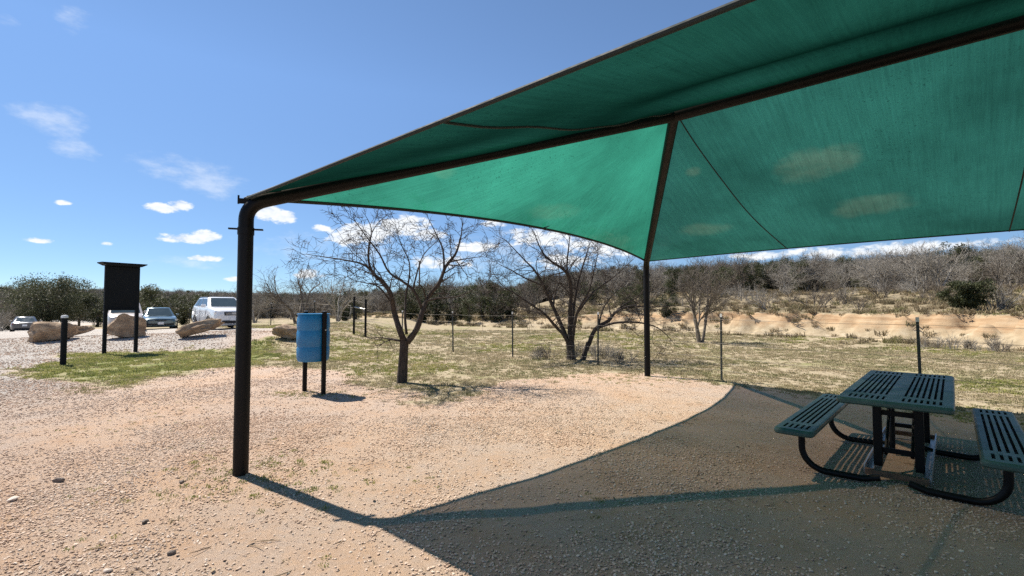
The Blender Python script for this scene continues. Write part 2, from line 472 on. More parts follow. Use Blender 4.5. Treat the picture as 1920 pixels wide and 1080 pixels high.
# ------------------------------------------------------------------ scattering (uncountable ground cover)
def scatter(name, pts, scl, rot, idx, variants, label, cat):
    """one object: a cloud of points, each carrying an instance of one of the variants"""
    me = bpy.data.meshes.new(name); n = len(pts)
    me.vertices.add(n); me.vertices.foreach_set('co', np.asarray(pts, np.float32).ravel())
    a = me.attributes.new('scl', 'FLOAT_VECTOR', 'POINT'); a.data.foreach_set('vector', np.asarray(scl, np.float32).ravel())
    a = me.attributes.new('rot', 'FLOAT_VECTOR', 'POINT'); a.data.foreach_set('vector', np.asarray(rot, np.float32).ravel())
    a = me.attributes.new('idx', 'INT', 'POINT'); a.data.foreach_set('value', np.asarray(idx, np.int32))
    ob = bpy.data.objects.new(name, me); COL.objects.link(ob)
    coll = bpy.data.collections.new(name + '_kinds')
    for i, vm in enumerate(variants):
        vo = bpy.data.objects.new('%s_kind_%02d' % (name, i), vm); coll.objects.link(vo)
    ng = bpy.data.node_groups.new(name, 'GeometryNodeTree')
    ng.interface.new_socket('Geometry', in_out='INPUT', socket_type='NodeSocketGeometry')
    ng.interface.new_socket('Geometry', in_out='OUTPUT', socket_type='NodeSocketGeometry')
    gi = ng.nodes.new('NodeGroupInput'); go = ng.nodes.new('NodeGroupOutput')
    ci = ng.nodes.new('GeometryNodeCollectionInfo'); ci.inputs[0].default_value = coll
    ci.inputs['Separate Children'].default_value = True; ci.inputs['Reset Children'].default_value = True
    iop = ng.nodes.new('GeometryNodeInstanceOnPoints'); iop.inputs['Pick Instance'].default_value = True
    def na(nm, dt):
        q = ng.nodes.new('GeometryNodeInputNamedAttribute'); q.data_type = dt; q.inputs[0].default_value = nm
        return q.outputs[0]
    ng.links.new(gi.outputs[0], iop.inputs['Points']); ng.links.new(ci.outputs[0], iop.inputs['Instance'])
    ng.links.new(na('idx', 'INT'), iop.inputs['Instance Index'])
    er = ng.nodes.new('FunctionNodeEulerToRotation'); ng.links.new(na('rot', 'FLOAT_VECTOR'), er.inputs[0])
    ng.links.new(er.outputs[0], iop.inputs['Rotation'])
    ng.links.new(na('scl', 'FLOAT_VECTOR'), iop.inputs['Scale'])
    ng.links.new(iop.outputs[0], go.inputs[0])
    md = ob.modifiers.new('scatter', 'NODES'); md.node_group = ng
    tag(ob, label, cat, kind='stuff')
    return ob

def wedge(y0, y1, dens, wide=1.16, extra=1.6):
    """even random points over the strip of ground y0..y1 in front of the viewpoint"""
    xm = wide * y1 + extra
    n = int(2 * xm * (y1 - y0) * dens)
    x = nrng.uniform(-xm, xm, n); y = nrng.uniform(y0, y1, n)
    k = np.abs(x) < wide * y + extra
    return x[k], y[k]

# gravel stones
def pebble(seed, sub=1):
    r = random.Random(seed); bm = bmesh.new(); bmesh.ops.create_icosphere(bm, subdivisions=sub, radius=0.5)
    sx, sy, sz = r.uniform(0.8, 1.25), r.uniform(0.6, 0.9), r.uniform(0.4, 0.65)
    cuts = [(Vector((r.gauss(0, 1), r.gauss(0, 1), r.gauss(0, 0.8))).normalized(), r.uniform(0.27, 0.4)) for _ in range(6)]
    for v in bm.verts:
        for nrm, dd in cuts:
            e = v.co.dot(nrm) - dd
            if e > 0: v.co -= nrm * e
        v.co = Vector((v.co.x * sx, v.co.y * sy, v.co.z * sz)) * r.uniform(0.93, 1.07)
    me = bpy.data.meshes.new('pebble'); bm.to_mesh(me); bm.free(); me.materials.append(M['pebble'])
    return me

m, t, b, o = new_mat('pebble')
oi = t.add('ShaderNodeObjectInfo'); tcn = t.add('ShaderNodeTexCoord')
pc = t.ramp(oi.outputs['Random'], [(0.0, (0.17, 0.13, 0.105)), (0.10, (0.36, 0.265, 0.20)), (0.45, (0.53, 0.40, 0.305)), (0.75, (0.57, 0.455, 0.365)), (0.94, (0.60, 0.51, 0.425)), (1.0, (0.70, 0.63, 0.55))])
locm = t.vmath('SCALE', oi.outputs['Location']); locm.node.inputs['Scale'].default_value = 1.0
warm = t.maprange(t.noise(oi.outputs['Location'], 0.5, 4.0), 0.42, 0.62)
pc = t.mix(t.math('MULTIPLY', warm, 0.45), pc, t.mix(1.0, pc, (1.12, 0.86, 0.66), 'MULTIPLY'))
t.l.new(t.mix(t.math('MULTIPLY', t.noise(tcn.outputs['Object'], 5.0, 3.0), 0.5), pc, (0.40, 0.30, 0.225)), b.inputs['Base Color'])
b.inputs['Roughness'].default_value = 0.9; b.inputs['Specular IOR Level'].default_value = 0.2
pebs = [pebble(k) for k in range(8)]
PX, PY, PS = [], [], []
for (y0, y1, dens, smin, smax) in ((0.9, 4.2, 5200, 0.006, 0.030), (4.2, 7.0, 2700, 0.008, 0.032), (7.0, 10.5, 900, 0.012, 0.040), (10.5, 22.0, 150, 0.022, 0.060)):
    x, y = wedge(y0, y1, dens)
    g, l, bk, up, rd = masks(x, y)
    pat = fbm(x * 0.8, y * 0.8, 31)
    keep = nrng.random(len(x)) < (1 - g) ** 1.5 * np.clip(0.55 + 4.2 * (pat - 0.47) + rd * 0.5, 0.12, 1.0)
    # the trodden ground under the shelter is finer
    x, y, pat, rd = x[keep], y[keep], pat[keep], rd[keep]
    tread = sstep(1.4, 4.2, (x - 1.2) + 0.55 * (y - 3.0))
    k2 = nrng.random(len(x)) < 1 - 0.35 * tread
    x, y, tread, rd = x[k2], y[k2], tread[k2], rd[k2]
    s = smin + (smax - smin) * nrng.random(len(x)) ** 2.4
    s *= (1 - 0.35 * tread) * (1 + 0.25 * rd)
    PX.append(x); PY.append(y); PS.append(s)
PX, PY, PS = map(np.concatenate, (PX, PY, PS))
PZ = height(PX, PY) + PS * 0.13
n = len(PX)
scatter('gravel', np.stack([PX, PY, PZ], 1), np.stack([PS, PS, PS], 1),
        np.stack([nrng.normal(0, 0.25, n), nrng.normal(0, 0.25, n), nrng.uniform(0, 6.28, n)], 1), nrng.integers(0, len(pebs), n), pebs,
        'loose tan and grey gravel strewn over the clearing', 'gravel')

# grass tufts
def tuft(seed, nb, hgt, spread, mat, lean=0.6, wid=0.006):
    r = random.Random(seed); mb = MB()
    for _ in range(nb):
        a = r.uniform(0, 6.28); d = spread * math.sqrt(r.random()); p = Vector((d * math.cos(a), d * math.sin(a), -0.01))
        h = hgt * r.uniform(0.45, 1.1); a2 = r.uniform(0, 6.28); ln = r.uniform(0.1, lean) * h
        q = Vector((math.cos(a2), math.sin(a2), 0)); side = Vector((-q.y, q.x, 0)) * wid * r.uniform(0.7, 1.3)
        p1 = p + q * ln * 0.35 + Vector((0, 0, h * 0.6)); p2 = p + q * ln + Vector((0, 0, h * r.uniform(0.75, 1.0)))
        mb.add([p - side, p + side, p1 + side * 0.8, p1 - side * 0.8, p2], [(0, 1, 2, 3), (3, 2, 4)])
    return mb.mesh('tuft', mat)

def blade_mat(name, stops, trans=0.35):
    m, t, b, o = new_mat(name)
    oi = t.add('ShaderNodeObjectInfo')
    f = t.math('MULTIPLY_ADD', t.noise(oi.outputs['Location'], 0.55, 4.0), 0.9, t.math('MULTIPLY', oi.outputs['Random'], 0.35))
    c = t.ramp(f, stops)
    t.l.new(c, b.inputs['Base Color']); b.inputs['Roughness'].default_value = 0.8; b.inputs['Specular IOR Level'].default_value = 0.15
    tr = t.add('ShaderNodeBsdfTranslucent'); t.l.new(c, tr.inputs[0])
    mx = t.add('ShaderNodeMixShader'); mx.inputs[0].default_value = trans
    t.l.new(b.outputs[0], mx.inputs[1]); t.l.new(tr.outputs[0], mx.inputs[2]); t.l.new(mx.outputs[0], o.inputs[0])
blade_mat('dry_blade', [(0.35, (0.46, 0.385, 0.26)), (0.55, (0.38, 0.315, 0.20)), (0.70, (0.28, 0.25, 0.14)), (0.88, (0.20, 0.205, 0.09))])
blade_mat('green_blade', [(0.35, (0.42, 0.37, 0.16)), (0.6, (0.29, 0.29, 0.095)), (0.85, (0.18, 0.21, 0.06))])
tufts = [tuft(50 + k, 16, 0.05, 0.06, 'dry_blade') for k in range(4)] + [tuft(60 + k, 18, 0.055, 0.06, 'green_blade') for k in range(4)]
TX, TY = [], []; TS = []; TI = []
for (y0, y1, dens, s0) in ((4.5, 11, 230, 0.9), (11, 18, 120, 1.1), (18, 32, 34, 1.7)):
    x, y = wedge(y0, y1, dens)
    g, l, bk, up, rd = masks(x, y)
    pat = fbm(x * 1.3, y * 1.3, 41)
    k = nrng.random(len(x)) < g * (1 - bk) * np.clip(0.35 + 2.2 * (pat - 0.35), 0.1, 1) * np.where(up > 0.5, 0.5, 1)
    x, y, l, pat = x[k], y[k], l[k], pat[k]
    gr = (l > 0.4) & (nrng.random(len(x)) < 0.8) | (fbm(x * 0.33, y * 0.33, 44) > 0.60) & (nrng.random(len(x)) < 0.6)
    TX.append(x); TY.append(y); TS.append(s0 * nrng.uniform(0.6, 1.25, len(x)) * np.where(l > 0.4, 1.2, 1.0)); TI.append(np.where(gr, 4, 0) + nrng.integers(0, 4, len(x)))
# stray blades in the gravel, as round the near post
x, y = wedge(2.0, 9.0, 40)
k = (nrng.random(len(x)) < np.clip(3.2 * (fbm(x * 1.1, y * 1.1, 47) - 0.55), 0, 0.5)) & (masks(x, y)[0] < 0.5) & (x < 1.0)
TX.append(x[k]); TY.append(y[k]); TS.append(nrng.uniform(0.25, 0.5, k.sum())); TI.append(nrng.integers(0, 8, k.sum()))
# grass left standing round the feet of posts, bin and tree
for (u, v, n_, sp) in ((470, 880, 60, 0.45), (440, 905, 90, 0.6), (560, 738, 90, 0.30), (640, 742, 30, 0.3), (750, 722, 120, 0.5), (1200, 712, 160, 0.8), (1010, 700, 160, 0.9)):
    q = gp(u, v); TX.append(q.x + nrng.normal(0, sp, n_)); TY.append(q.y + nrng.normal(0, sp * 0.5, n_)); TS.append(nrng.uniform(0.3, 0.75, n_)); TI.append(np.where(nrng.random(n_) < 0.6, 4, 0) + nrng.integers(0, 4, n_))
TX, TY, TS, TI = map(np.concatenate, (TX, TY, TS, TI)); n = len(TX)
scatter('grass', np.stack([TX, TY, height(TX, TY)], 1), np.stack([TS * 1.2, TS * 1.2, TS * nrng.uniform(0.7, 1.15, n)], 1),
        np.stack([np.zeros(n), np.zeros(n), nrng.uniform(0, 6.28, n)], 1), TI, tufts, 'short dormant grass, straw and green, beyond the gravel', 'grass')

# taller dead grass on the bank and the slope above it
blade_mat('straw_blade', [(0.35, (0.34, 0.27, 0.17)), (0.55, (0.25, 0.20, 0.125)), (0.7, (0.17, 0.14, 0.085)), (0.85, (0.20, 0.19, 0.085))], 0.25)
straw = [tuft(80 + k, 34, 0.30, 0.16, 'straw_blade', 0.9, 0.012) for k in range(5)]
x, y = wedge(16, 58, 6.0)
sd = line_sd(x, y, BANK) + (fbm(x * 0.35, y * 0.35, 3) - 0.5) * 4.6 + (fbm(x * 1.3, y * 1.3, 8, 3) - 0.5) * 2.0
pat = fbm(x * 0.5, y * 0.5, 71)
k = (x > -22) & (sd > -2.0) & (sd < 40) & (nrng.random(len(x)) < np.clip(np.where(sd < 2.3, 0.22 + 2.0 * (pat - 0.50), np.where(sd < 3.4, 0.8, 0.30 + 2.4 * (pat - 0.42))), 0.02, 1.0))
x, y = x[k], y[k]; n = len(x); s_ = nrng.uniform(0.5, 1.25, n)
scatter('dead_grass', np.stack([x, y, height(x, y)], 1), np.stack([s_ * 1.3, s_ * 1.3, s_], 1), np.stack([np.zeros(n), np.zeros(n), nrng.uniform(0, 6.28, n)], 1),
        nrng.integers(0, 5, n), straw, 'taller dead grass on the bank and the slope above it', 'grass')

# dead leaves and broken twigs lying about
m, t, b, o = new_mat('litter'); oi = t.add('ShaderNodeObjectInfo')
t.l.new(t.ramp(oi.outputs['Random'], [(0.0, (0.07, 0.05, 0.035)), (0.5, (0.20, 0.13, 0.075)), (1.0, (0.36, 0.28, 0.18))]), b.inputs['Base Color']); b.inputs['Roughness'].default_value = 0.9
lit = []
for k in range(4):
    r = random.Random(900 + k); mb = MB()
    mb.tube([(-0.06, 0, 0.004), (-0.01, r.uniform(-0.01, 0.01), 0.006), (0.03, r.uniform(-0.015, 0.015), 0.005), (0.07, r.uniform(-0.02, 0.02), 0.006)], [0.002, 0.003, 0.0026, 0.0012], 4)
    if k % 2: mb.tube([(0.0, 0, 0.006), (0.03, 0.025, 0.010)], [0.002, 0.001], 4)
    lit.append(mb.mesh('twig', 'litter'))
for k in range(3):
    mb = MB(); mb.add([(-0.022, 0, 0.004), (-0.006, -0.011, 0.009), (0.012, -0.009, 0.007), (0.026, 0, 0.012), (0.012, 0.009, 0.010), (-0.006, 0.011, 0.006)], [(0, 1, 5), (1, 2, 4, 5), (2, 3, 4)]); lit.append(mb.mesh('leaf', 'litter'))
x, y = wedge(1.6, 11, 16.0); k = nrng.random(len(x)) < np.clip(3.0 * (fbm(x * 0.7, y * 0.7, 91) - 0.42), 0.03, 0.8); x, y = x[k], y[k]; n = len(x); s_ = nrng.uniform(0.5, 1.3, n)
scatter('leaf_litter', np.stack([x, y, height(x, y) + 0.006], 1), np.stack([s_, s_, s_], 1), np.stack([nrng.normal(0, 0.15, n), nrng.normal(0, 0.15, n), nrng.uniform(0, 6.28, n)], 1), nrng.integers(0, 7, n), lit,
        'dead leaves and broken twigs scattered over the gravel', 'leaf litter')

# ------------------------------------------------------------------ materials of built things
simple('steel_black', (0.004, 0.004, 0.0042), 0.5, 0.0, 0.4, 9.0, 0.0, 0.2)
simple('steel_brown', (0.004, 0.0034, 0.0032), 0.5, 0.0, 0.4, 7.0, 0.0, 0.18)
simple('galvanised', (0.42, 0.42, 0.41), 0.42, 0.8, 0.25, 20.0, 0.05)
simple('rust', (0.16, 0.085, 0.05), 0.85, 0.0, 0.5, 14.0, 0.3)
simple('seam', (0.008, 0.016, 0.014), 0.8, 0.0, 0.3, 20.0)
simple('kiosk_paint', (0.007, 0.008, 0.010), 0.7, 0.0, 0.35, 4.0, 0.08, 0.2)
simple('cap_white', (0.75, 0.75, 0.72), 0.5, 0.0, 0.1, 5.0)
simple('drum_blue', (0.003, 0.15, 0.34), 0.38, 0.0, 0.12, 3.0, 0.03)
simple('wire', (0.20, 0.18, 0.16), 0.7, 0.0, 0.3, 30.0)
simple('post_green', (0.03, 0.035, 0.03), 0.6, 0.0, 0.4, 12.0, 0.1)
simple('post_tip', (0.62, 0.62, 0.60), 0.6, 0.0, 0.15, 12.0)

# shade cloth: knitted, lets some light straight through and glows where the sun strikes its back
m, t, b, o = new_mat('shade_cloth')
uvn = t.add('ShaderNodeUVMap'); uvn.uv_map = 'uv'; uv = uvn.outputs[0]
tcn = t.add('ShaderNodeTexCoord'); ob_ = tcn.outputs['Object']
mp = t.add('ShaderNodeMapping'); t.l.new(uv, mp.inputs[0]); mp.inputs['Scale'].default_value = (10.0, 0.5, 1.0)
streak = t.noise(mp.outputs[0], 2.0, 8.0, 0.65)
mp2 = t.add('ShaderNodeMapping'); t.l.new(uv, mp2.inputs[0]); mp2.inputs['Scale'].default_value = (90.0, 2.0, 1.0)
fstreak = t.noise(mp2.outputs[0], 1.0, 3.0, 0.6)
blot = t.noise(ob_, 0.8, 6.0, 0.65)
spk = t.noise(ob_, 42.0, 2.0, 0.5)
dirtm = t.math('MULTIPLY', t.maprange(spk, 0.60, 0.72), t.maprange(blot, 0.40, 0.62))
tone = t.math('ADD', t.math('MULTIPLY', streak, 0.75), t.math('MULTIPLY_ADD', fstreak, 0.55, t.math('MULTIPLY', blot, 0.45)))
dense = t.math('MULTIPLY', t.maprange(tone, 0.60, 1.20, 0.72, 1.25), t.maprange(t.noise(ob_, 0.55, 4.0, 0.6), 0.36, 0.6, 0.72, 1.1))
dense = t.math('MULTIPLY', dense, t.math('SUBTRACT', 1.0, t.math('MULTIPLY', dirtm, 0.55)))
# an open knit closes up when light crosses it at a slant
lw = t.add('ShaderNodeLayerWeight'); lw.inputs['Blend'].default_value = 0.5
dense = t.math('MULTIPLY', dense, t.ramp(lw.outputs['Facing'], [(0.35, 1.0), (0.60, 0.88), (0.78, 0.46), (0.90, 0.20), (1.0, 0.08)]))
def tint(col):
    n = t.add('ShaderNodeVectorMath', operation='SCALE'); n.inputs[0].default_value = col; t.l.new(dense, n.inputs['Scale'])
    return n.outputs[0]
tl = t.add('ShaderNodeBsdfTranslucent'); t.l.new(tint((0.012, 0.118, 0.078)), tl.inputs[0])
df = t.add('ShaderNodeBsdfDiffuse'); t.l.new(tint((0.010, 0.060, 0.045)), df.inputs[0])
tp = t.add('ShaderNodeBsdfTransparent'); t.l.new(tint((0.195, 0.172, 0.148)), tp.inputs[0])
a1 = t.add('ShaderNodeAddShader'); t.l.new(tl.outputs[0], a1.inputs[0]); t.l.new(df.outputs[0], a1.inputs[1])
a2 = t.add('ShaderNodeAddShader'); t.l.new(a1.outputs[0], a2.inputs[0]); t.l.new(tp.outputs[0], a2.inputs[1])
t.l.new(a2.outputs[0], o.inputs[0])
# upper face of the knit: the gaps between its upright tapes pass square light best
m, t, b, o = new_mat('shade_cloth_face')
lw = t.add('ShaderNodeLayerWeight'); lw.inputs['Blend'].default_value = 0.5
f = t.ramp(lw.outputs['Facing'], [(0.0, 1.0), (0.04, 0.97), (0.17, 0.40), (0.60, 0.37), (1.0, 0.05)])
tcn = t.add('ShaderNodeTexCoord')
tp = t.add('ShaderNodeBsdfTransparent'); t.l.new(f, tp.inputs[0])
df = t.add('ShaderNodeBsdfDiffuse'); t.l.new(t.ramp(t.noise(tcn.outputs['Object'], 1.2, 5.0), [(0.3, (0.008, 0.045, 0.034)), (0.7, (0.012, 0.065, 0.05))]), df.inputs[0])
a1 = t.add('ShaderNodeAddShader'); t.l.new(tp.outputs[0], a1.inputs[0]); t.l.new(df.outputs[0], a1.inputs[1]); t.l.new(a1.outputs[0], o.inputs[0])

# ------------------------------------------------------------------ the shade shelter
A = gp(451, 889); A.z = 0
B = gp(1214, 705); B.z = 0
PT = 2.60                                   # top of the posts
ab = (B - A); LAB = ab.length; e1 = ab.normalized(); e2 = Vector((e1.y, -e1.x, 0))       # e2 runs along the ridge
LEN = 12.2; KH = 2.5; RZ = 4.10
shelter = empty('shade_shelter', (A + B) / 2 + e2 * LEN / 2)
tag(shelter, 'green fabric hip-roofed shade shelter on dark steel posts over the picnic table', 'shelter')
SO = Vector(shelter.location)
def sb(mb, name, mat, smooth=True, parent=None):
    mb.v = [tuple(Vector(p) - SO) for p in mb.v]
    ob = mb.build(name, mat, shelter if parent is None else parent, False)
    if smooth: autosmooth(ob, 40)
    return ob
mid0 = (A + B) / 2
R1 = mid0 + e2 * KH + Vector((0, 0, RZ)); R2 = mid0 + e2 * (LEN - KH) + Vector((0, 0, RZ))
corners = [(A, R1), (B, R1), (A + e2 * LEN, R2), (B + e2 * LEN, R2)]
PR = 0.068
for (c, r) in corners:
    g0 = hz(c.x, c.y)
    mb = MB(); mb.tube([(c.x, c.y, g0 - 0.15), (c.x, c.y, PT - 0.25)], PR, 20)
    post = sb(mb, 'post', 'steel_black')
    # sleeve joint with its two bolted ears
    mb = MB(); side = Vector((e1.x, e1.y, 0))
    mb.tube([(c.x, c.y, PT - 0.30), (c.x, c.y, PT - 0.23)], PR + 0.006, 20)
    rr = (Vector((r.x, r.y, 0)) - c).normalized()
    q = Matrix.Rotation(math.atan2(rr.y, rr.x), 3, 'Z')
    mb.box((c.x, c.y, PT - 0.245), (0.30, 0.035, 0.014), q)
    sb(mb, 'joint_collar', 'steel_black', parent=post)
    # rafter: swept elbow out of the post, then straight to the ridge
    top = Vector((c.x, c.y, PT)); dirn = (r - top).normalized()
    p0 = Vector((c.x, c.y, PT - 0.255)); p2 = top + dirn * 0.18; path = []
    for k in range(11):
        u = k / 10; q0 = p0.lerp(top, 0.38); path.append(q0 * (1 - u) ** 2 + top * 2 * u * (1 - u) + p2 * u * u)
    path.insert(0, p0); path.append(r.copy())
    mb = MB(); mb.tube(path, PR, 16)
    raf = sb(mb, 'rafter', 'steel_brown')
    mb = MB()
    out = -rr
    mb.box(top + out * 0.03 + Vector((0, 0, 0.03)), (0.09, 0.02, 0.05), q)
    mb.tube([top + out * 0.07 + Vector((0, 0, 0.0)), top + out * 0.07 + Vector((0, 0, 0.085))], 0.009, 8)
    mb.tube([top + out * 0.02 + Vector((0, 0, 0.05)), top + dirn * 0.30 + Vector((0, 0, 0.12))], 0.016, 8)
    sb(mb, 'corner_bracket', 'steel_black', parent=raf)
mb = MB(); mb.tube([R1 - e2 * 0.02, R2 + e2 * 0.02], PR * 1.04, 16)
sb(mb, 'ridge_beam', 'steel_brown')

LIFT = Vector((0, 0, 0.074))
def edge_pt(which, s):
    """catenary-cut hem; s in 0..1 along its side"""
    if which == 'AB': p, q, inn, sag, rise = A, B, e2, 0.36, (RZ - PT) / KH
    elif which == 'DC': p, q, inn, sag, rise = A + e2 * LEN, B + e2 * LEN, -e2, 0.36, (RZ - PT) / KH
    elif which == 'AD': p, q, inn, sag, rise = A, A + e2 * LEN, e1, 0.03, (RZ - PT) / (LAB / 2)
    else: p, q, inn, sag, rise = B, B + e2 * LEN, -e1, 0.22, (RZ - PT) / (LAB / 2)
    d = sag * 4 * s * (1 - s)
    return p + (q - p) * s + inn * d + Vector((0, 0, PT + rise * d * 0.9)) + LIFT * 0.75
def top_pt(which, s):
    if which == 'AB': return R1 + LIFT
    if which == 'DC': return R2 + LIFT
    base = A if which == 'AD' else B
    x = s * LEN
    c0 = base + Vector((0, 0, PT)); c1 = base + e2 * LEN + Vector((0, 0, PT))
    if x < KH: return c0 + (R1 - c0) * (x / KH) + LIFT
    if x > LEN - KH: return c1 + (R2 - c1) * ((LEN - x) / KH) + LIFT
    return R1 + e2 * (x - KH) + LIFT
def fabric_pt(which, s, v):
    p = edge_pt(which, s); q = top_pt(which, s)
    r = p + (q - p) * v
    belly = 4 * v * (1 - v)
    if which in ('AB', 'DC'):
        r.z -= 0.10 * belly * 4 * s * (1 - s)
        ln = LAB
    else:
        ln = LEN
        r.z -= 0.10 * belly * min(1.0, 4 * s * (1 - s) * 1.6)
        if which == 'AD':
            x_ = s * LEN
            r.z += belly * (0.045 * math.sin(v * 13.0 - x_ * 0.9) * math.exp(-((x_ - 4.6) / 2.2) ** 2) + 0.02 * math.sin(v * 21.0 + x_ * 1.3) * math.exp(-((x_ - 3.4) / 1.5) ** 2))
        # soft folds drawn towards the corners and the ridge ends
        r.z += 0.010 * math.sin(s * ln * 2.3 + v * 2.0) * belly + 0.016 * math.sin(v * 9.0 + s * 7.0) * math.exp(-((s * LEN - 2.4) / 1.8) ** 2) * belly
    return r
for which in ('AB', 'BC', 'DC', 'AD'):
    ns, nv = (40, 20) if which in ('AB', 'DC') else (70, 24)
    vs, fs, uvs = [], [], []
    for j in range(nv + 1):
        for i in range(ns + 1):
            s, v = i / ns, j / nv
            vs.append(fabric_pt(which, s, v) - SO)
            # knit runs from the hem up to the ridge
            uvs.append((s * (LAB if which in ('AB', 'DC') else LEN) + (0.15 * v), v * 4.0))
    for j in range(nv):
        for i in range(ns):
            a_ = j * (ns + 1) + i
            fs.append((a_, a_ + 1, a_ + ns + 2, a_ + ns + 1))
    nb_ = len(vs); nf_ = len(fs)
    vs += [p + Vector((0, 0, 0.006)) for p in vs]; uvs += uvs; fs += [tuple(i + nb_ for i in f) for f in fs]
    me = bpy.data.meshes.new('fabric_panel'); me.from_pydata([tuple(p) for p in vs], [], fs)
    ul = me.uv_layers.new(name='uv')
    for lp in me.loops: ul.data[lp.index].uv = uvs[lp.vertex_index]
    me.polygons.foreach_set('use_smooth', [True] * len(me.polygons))
    me.materials.append(M['shade_cloth']); me.materials.append(M['shade_cloth_face']); me.polygons.foreach_set('material_index', [0] * nf_ + [1] * nf_)
    pan = bpy.data.objects.new('fabric_panel', me); COL.objects.link(pan); pan.parent = shelter
    # hem with the cable inside
    mb = MB(); mb.tube([edge_pt(which, i / 60) for i in range(61)], 0.022 if which == 'AB' else 0.014, 8)
    sb(mb, 'hem', 'seam', parent=pan)
    if which in ('BC', 'AD'):
        for x0, x1, bow in ((2.05, 2.95, 0.10), (5.85, 5.85, 0.0), (LEN - 2.05, LEN - 2.95, -0.10)):
            pth = []
            for k in range(25):
                v = k / 24; x = x1 + (x0 - x1) * v - bow * 4 * v * (1 - v) * 0 
                xx = (KH + 0.02 if x0 < 4 else (LEN - KH - 0.02 if x0 > 8 else 5.85))
                # seam starts at the ridge end and flares towards the hem
                x = xx + (0.42 * (1 - v) ** 1.6 if x0 < 4 else (-0.42 * (1 - v) ** 1.6 if x0 > 8 else 0.0)) - (0.0)
                pth.append(fabric_pt(which, x / LEN, v) - Vector((0, 0, 0.012)))
            mb = MB(); mb.tube(pth, 0.009, 6); sb(mb, 'seam', 'seam', parent=pan)
# small rusty clamp caught on the front hem
p = min((edge_pt('AB', k / 200) for k in range(201)), key=lambda q: abs(960 + F * q.x / q.y - 1019))
mb = MB(); mb.box(p + Vector((0, 0, 0.055)), (0.07, 0.05, 0.06), None, 0, 0.012); mb.box(p + Vector((0.03, 0, 0.095)), (0.05, 0.03, 0.03), None, 0, 0.008)
sb(mb, 'clamp', 'rust')

# ------------------------------------------------------------------ picnic table
m, t, b, o = new_mat('plastisol_green')
tcn = t.add('ShaderNodeTexCoord'); f = t.noise(tcn.outputs['Object'], 5.0, 6.0, 0.65); f2 = t.noise(tcn.outputs['Object'], 60.0, 3.0)
c = t.ramp(f, [(0.3, (0.024, 0.062, 0.052)), (0.6, (0.040, 0.088, 0.076)), (0.8, (0.075, 0.120, 0.105))])
c = t.mix(t.math('MULTIPLY', t.maprange(t.math('MULTIPLY_ADD', f2, 0.5, f), 0.92, 1.02), 0.6), c, (0.32, 0.36, 0.35))
t.l.new(c, b.inputs['Base Color']); t.put(b.inputs['Roughness'], t.maprange(f, 0.3, 0.7, 0.38, 0.55)); bump(t, b, f2, 0.08, 0.003)

TC = Vector((4.20, 5.14, 0)); tdir = Vector((0.68, 0.733, 0)).normalized(); TA = math.atan2(tdir.y, tdir.x)
TC.z = hz(TC.x, TC.y)
table = empty('picnic_table', TC, TA)
tag(table, 'dark green slotted metal picnic table with attached benches under the shelter', 'picnic table')
# local frame: +x along the table away from the viewpoint, +y to the left bench
def slotted(x0, x1, y0, y1, z, rows, cols, gapx, thick=0.012, lip=0.055, margin=0.055, r=0.06):
    """plate with real slots: rows = list of (xa, xb) slot spans, cols = list of (ya, yb)"""
    mb = MB()
    xs = [x0 + margin]; 
    for a_, b_ in rows: xs += [a_, b_]
    xs.append(x1 - margin)
    ys = [y0 + margin]
    for a_, b_ in cols: ys += [a_, b_]
    ys.append(y1 - margin)
    isx = [False] + [k % 2 == 0 for k in range(2 * len(rows) - 1)] + [False]
    isy = [False] + [k % 2 == 0 for k in range(2 * len(cols) - 1)] + [False]
    zt, zb = z, z - thick
    for i in range(len(xs) - 1):
        for j in range(len(ys) - 1):
            hole = isx[i] and isy[j]
            a_, b_, c_, d_ = xs[i], xs[i + 1], ys[j], ys[j + 1]
            if not hole:
                mb.quad((a_, c_, zt), (b_, c_, zt), (b_, d_, zt), (a_, d_, zt)); mb.quad((a_, d_, zb), (b_, d_, zb), (b_, c_, zb), (a_, c_, zb))
            else:
                mb.quad((a_, c_, zt), (a_, c_, zb), (b_, c_, zb), (b_, c_, zt)); mb.quad((b_, d_, zt), (b_, d_, zb), (a_, d_, zb), (a_, d_, zt))
                mb.quad((b_, c_, zt), (b_, c_, zb), (b_, d_, zb), (b_, d_, zt)); mb.quad((a_, d_, zt), (a_, d_, zb), (a_, c_, zb), (a_, c_, zt))
    # rolled rim with rounded corners
    def ring(off, zz):
        pts = []
        for cx, cy, a0 in ((x1 - r, y1 - r, 0), (x0 + r, y1 - r, 90), (x0 + r, y0 + r, 180), (x1 - r, y0 + r, 270)):
            for k in range(6):
                q = math.radians(a0 + 18 * k); pts.append((cx + (r + off) * math.cos(q), cy + (r + off) * math.sin(q), zz))
        return pts
    inner = []
    for cx, cy in ((x1 - margin, y1 - margin), (x0 + margin, y1 - margin), (x0 + margin, y0 + margin), (x1 - margin, y0 + margin)): inner += [(cx, cy, zt)] * 6
    rings = [inner, ring(-0.022, zt), ring(-0.008, zt - 0.006), ring(0, zt - 0.022), ring(0, zt - lip + 0.012), ring(-0.010, zt - lip), ring(-0.024, zt - lip), ring(-0.024, zb)]
    n = 24
    for q in range(len(rings) - 1):
        o_ = len(mb.v); mb.v += rings[q] + rings[q + 1]
        for k in range(n):
            mb.f.append((o_ + k, o_ + (k + 1) % n, o_ + n + (k + 1) % n, o_ + n + k)); mb.m.append(0)
    return mb
def slots(y0, y1, n, solid):
    w = (y1 - y0) / (n * 2 - 1) if not solid else None
    st = (y1 - y0) / n; return [(y0 + st * k + st * 0.27, y0 + st * k + st * 0.73) for k in range(n)]
TX0, TX1, TW = -1.30, 1.24, 0.41
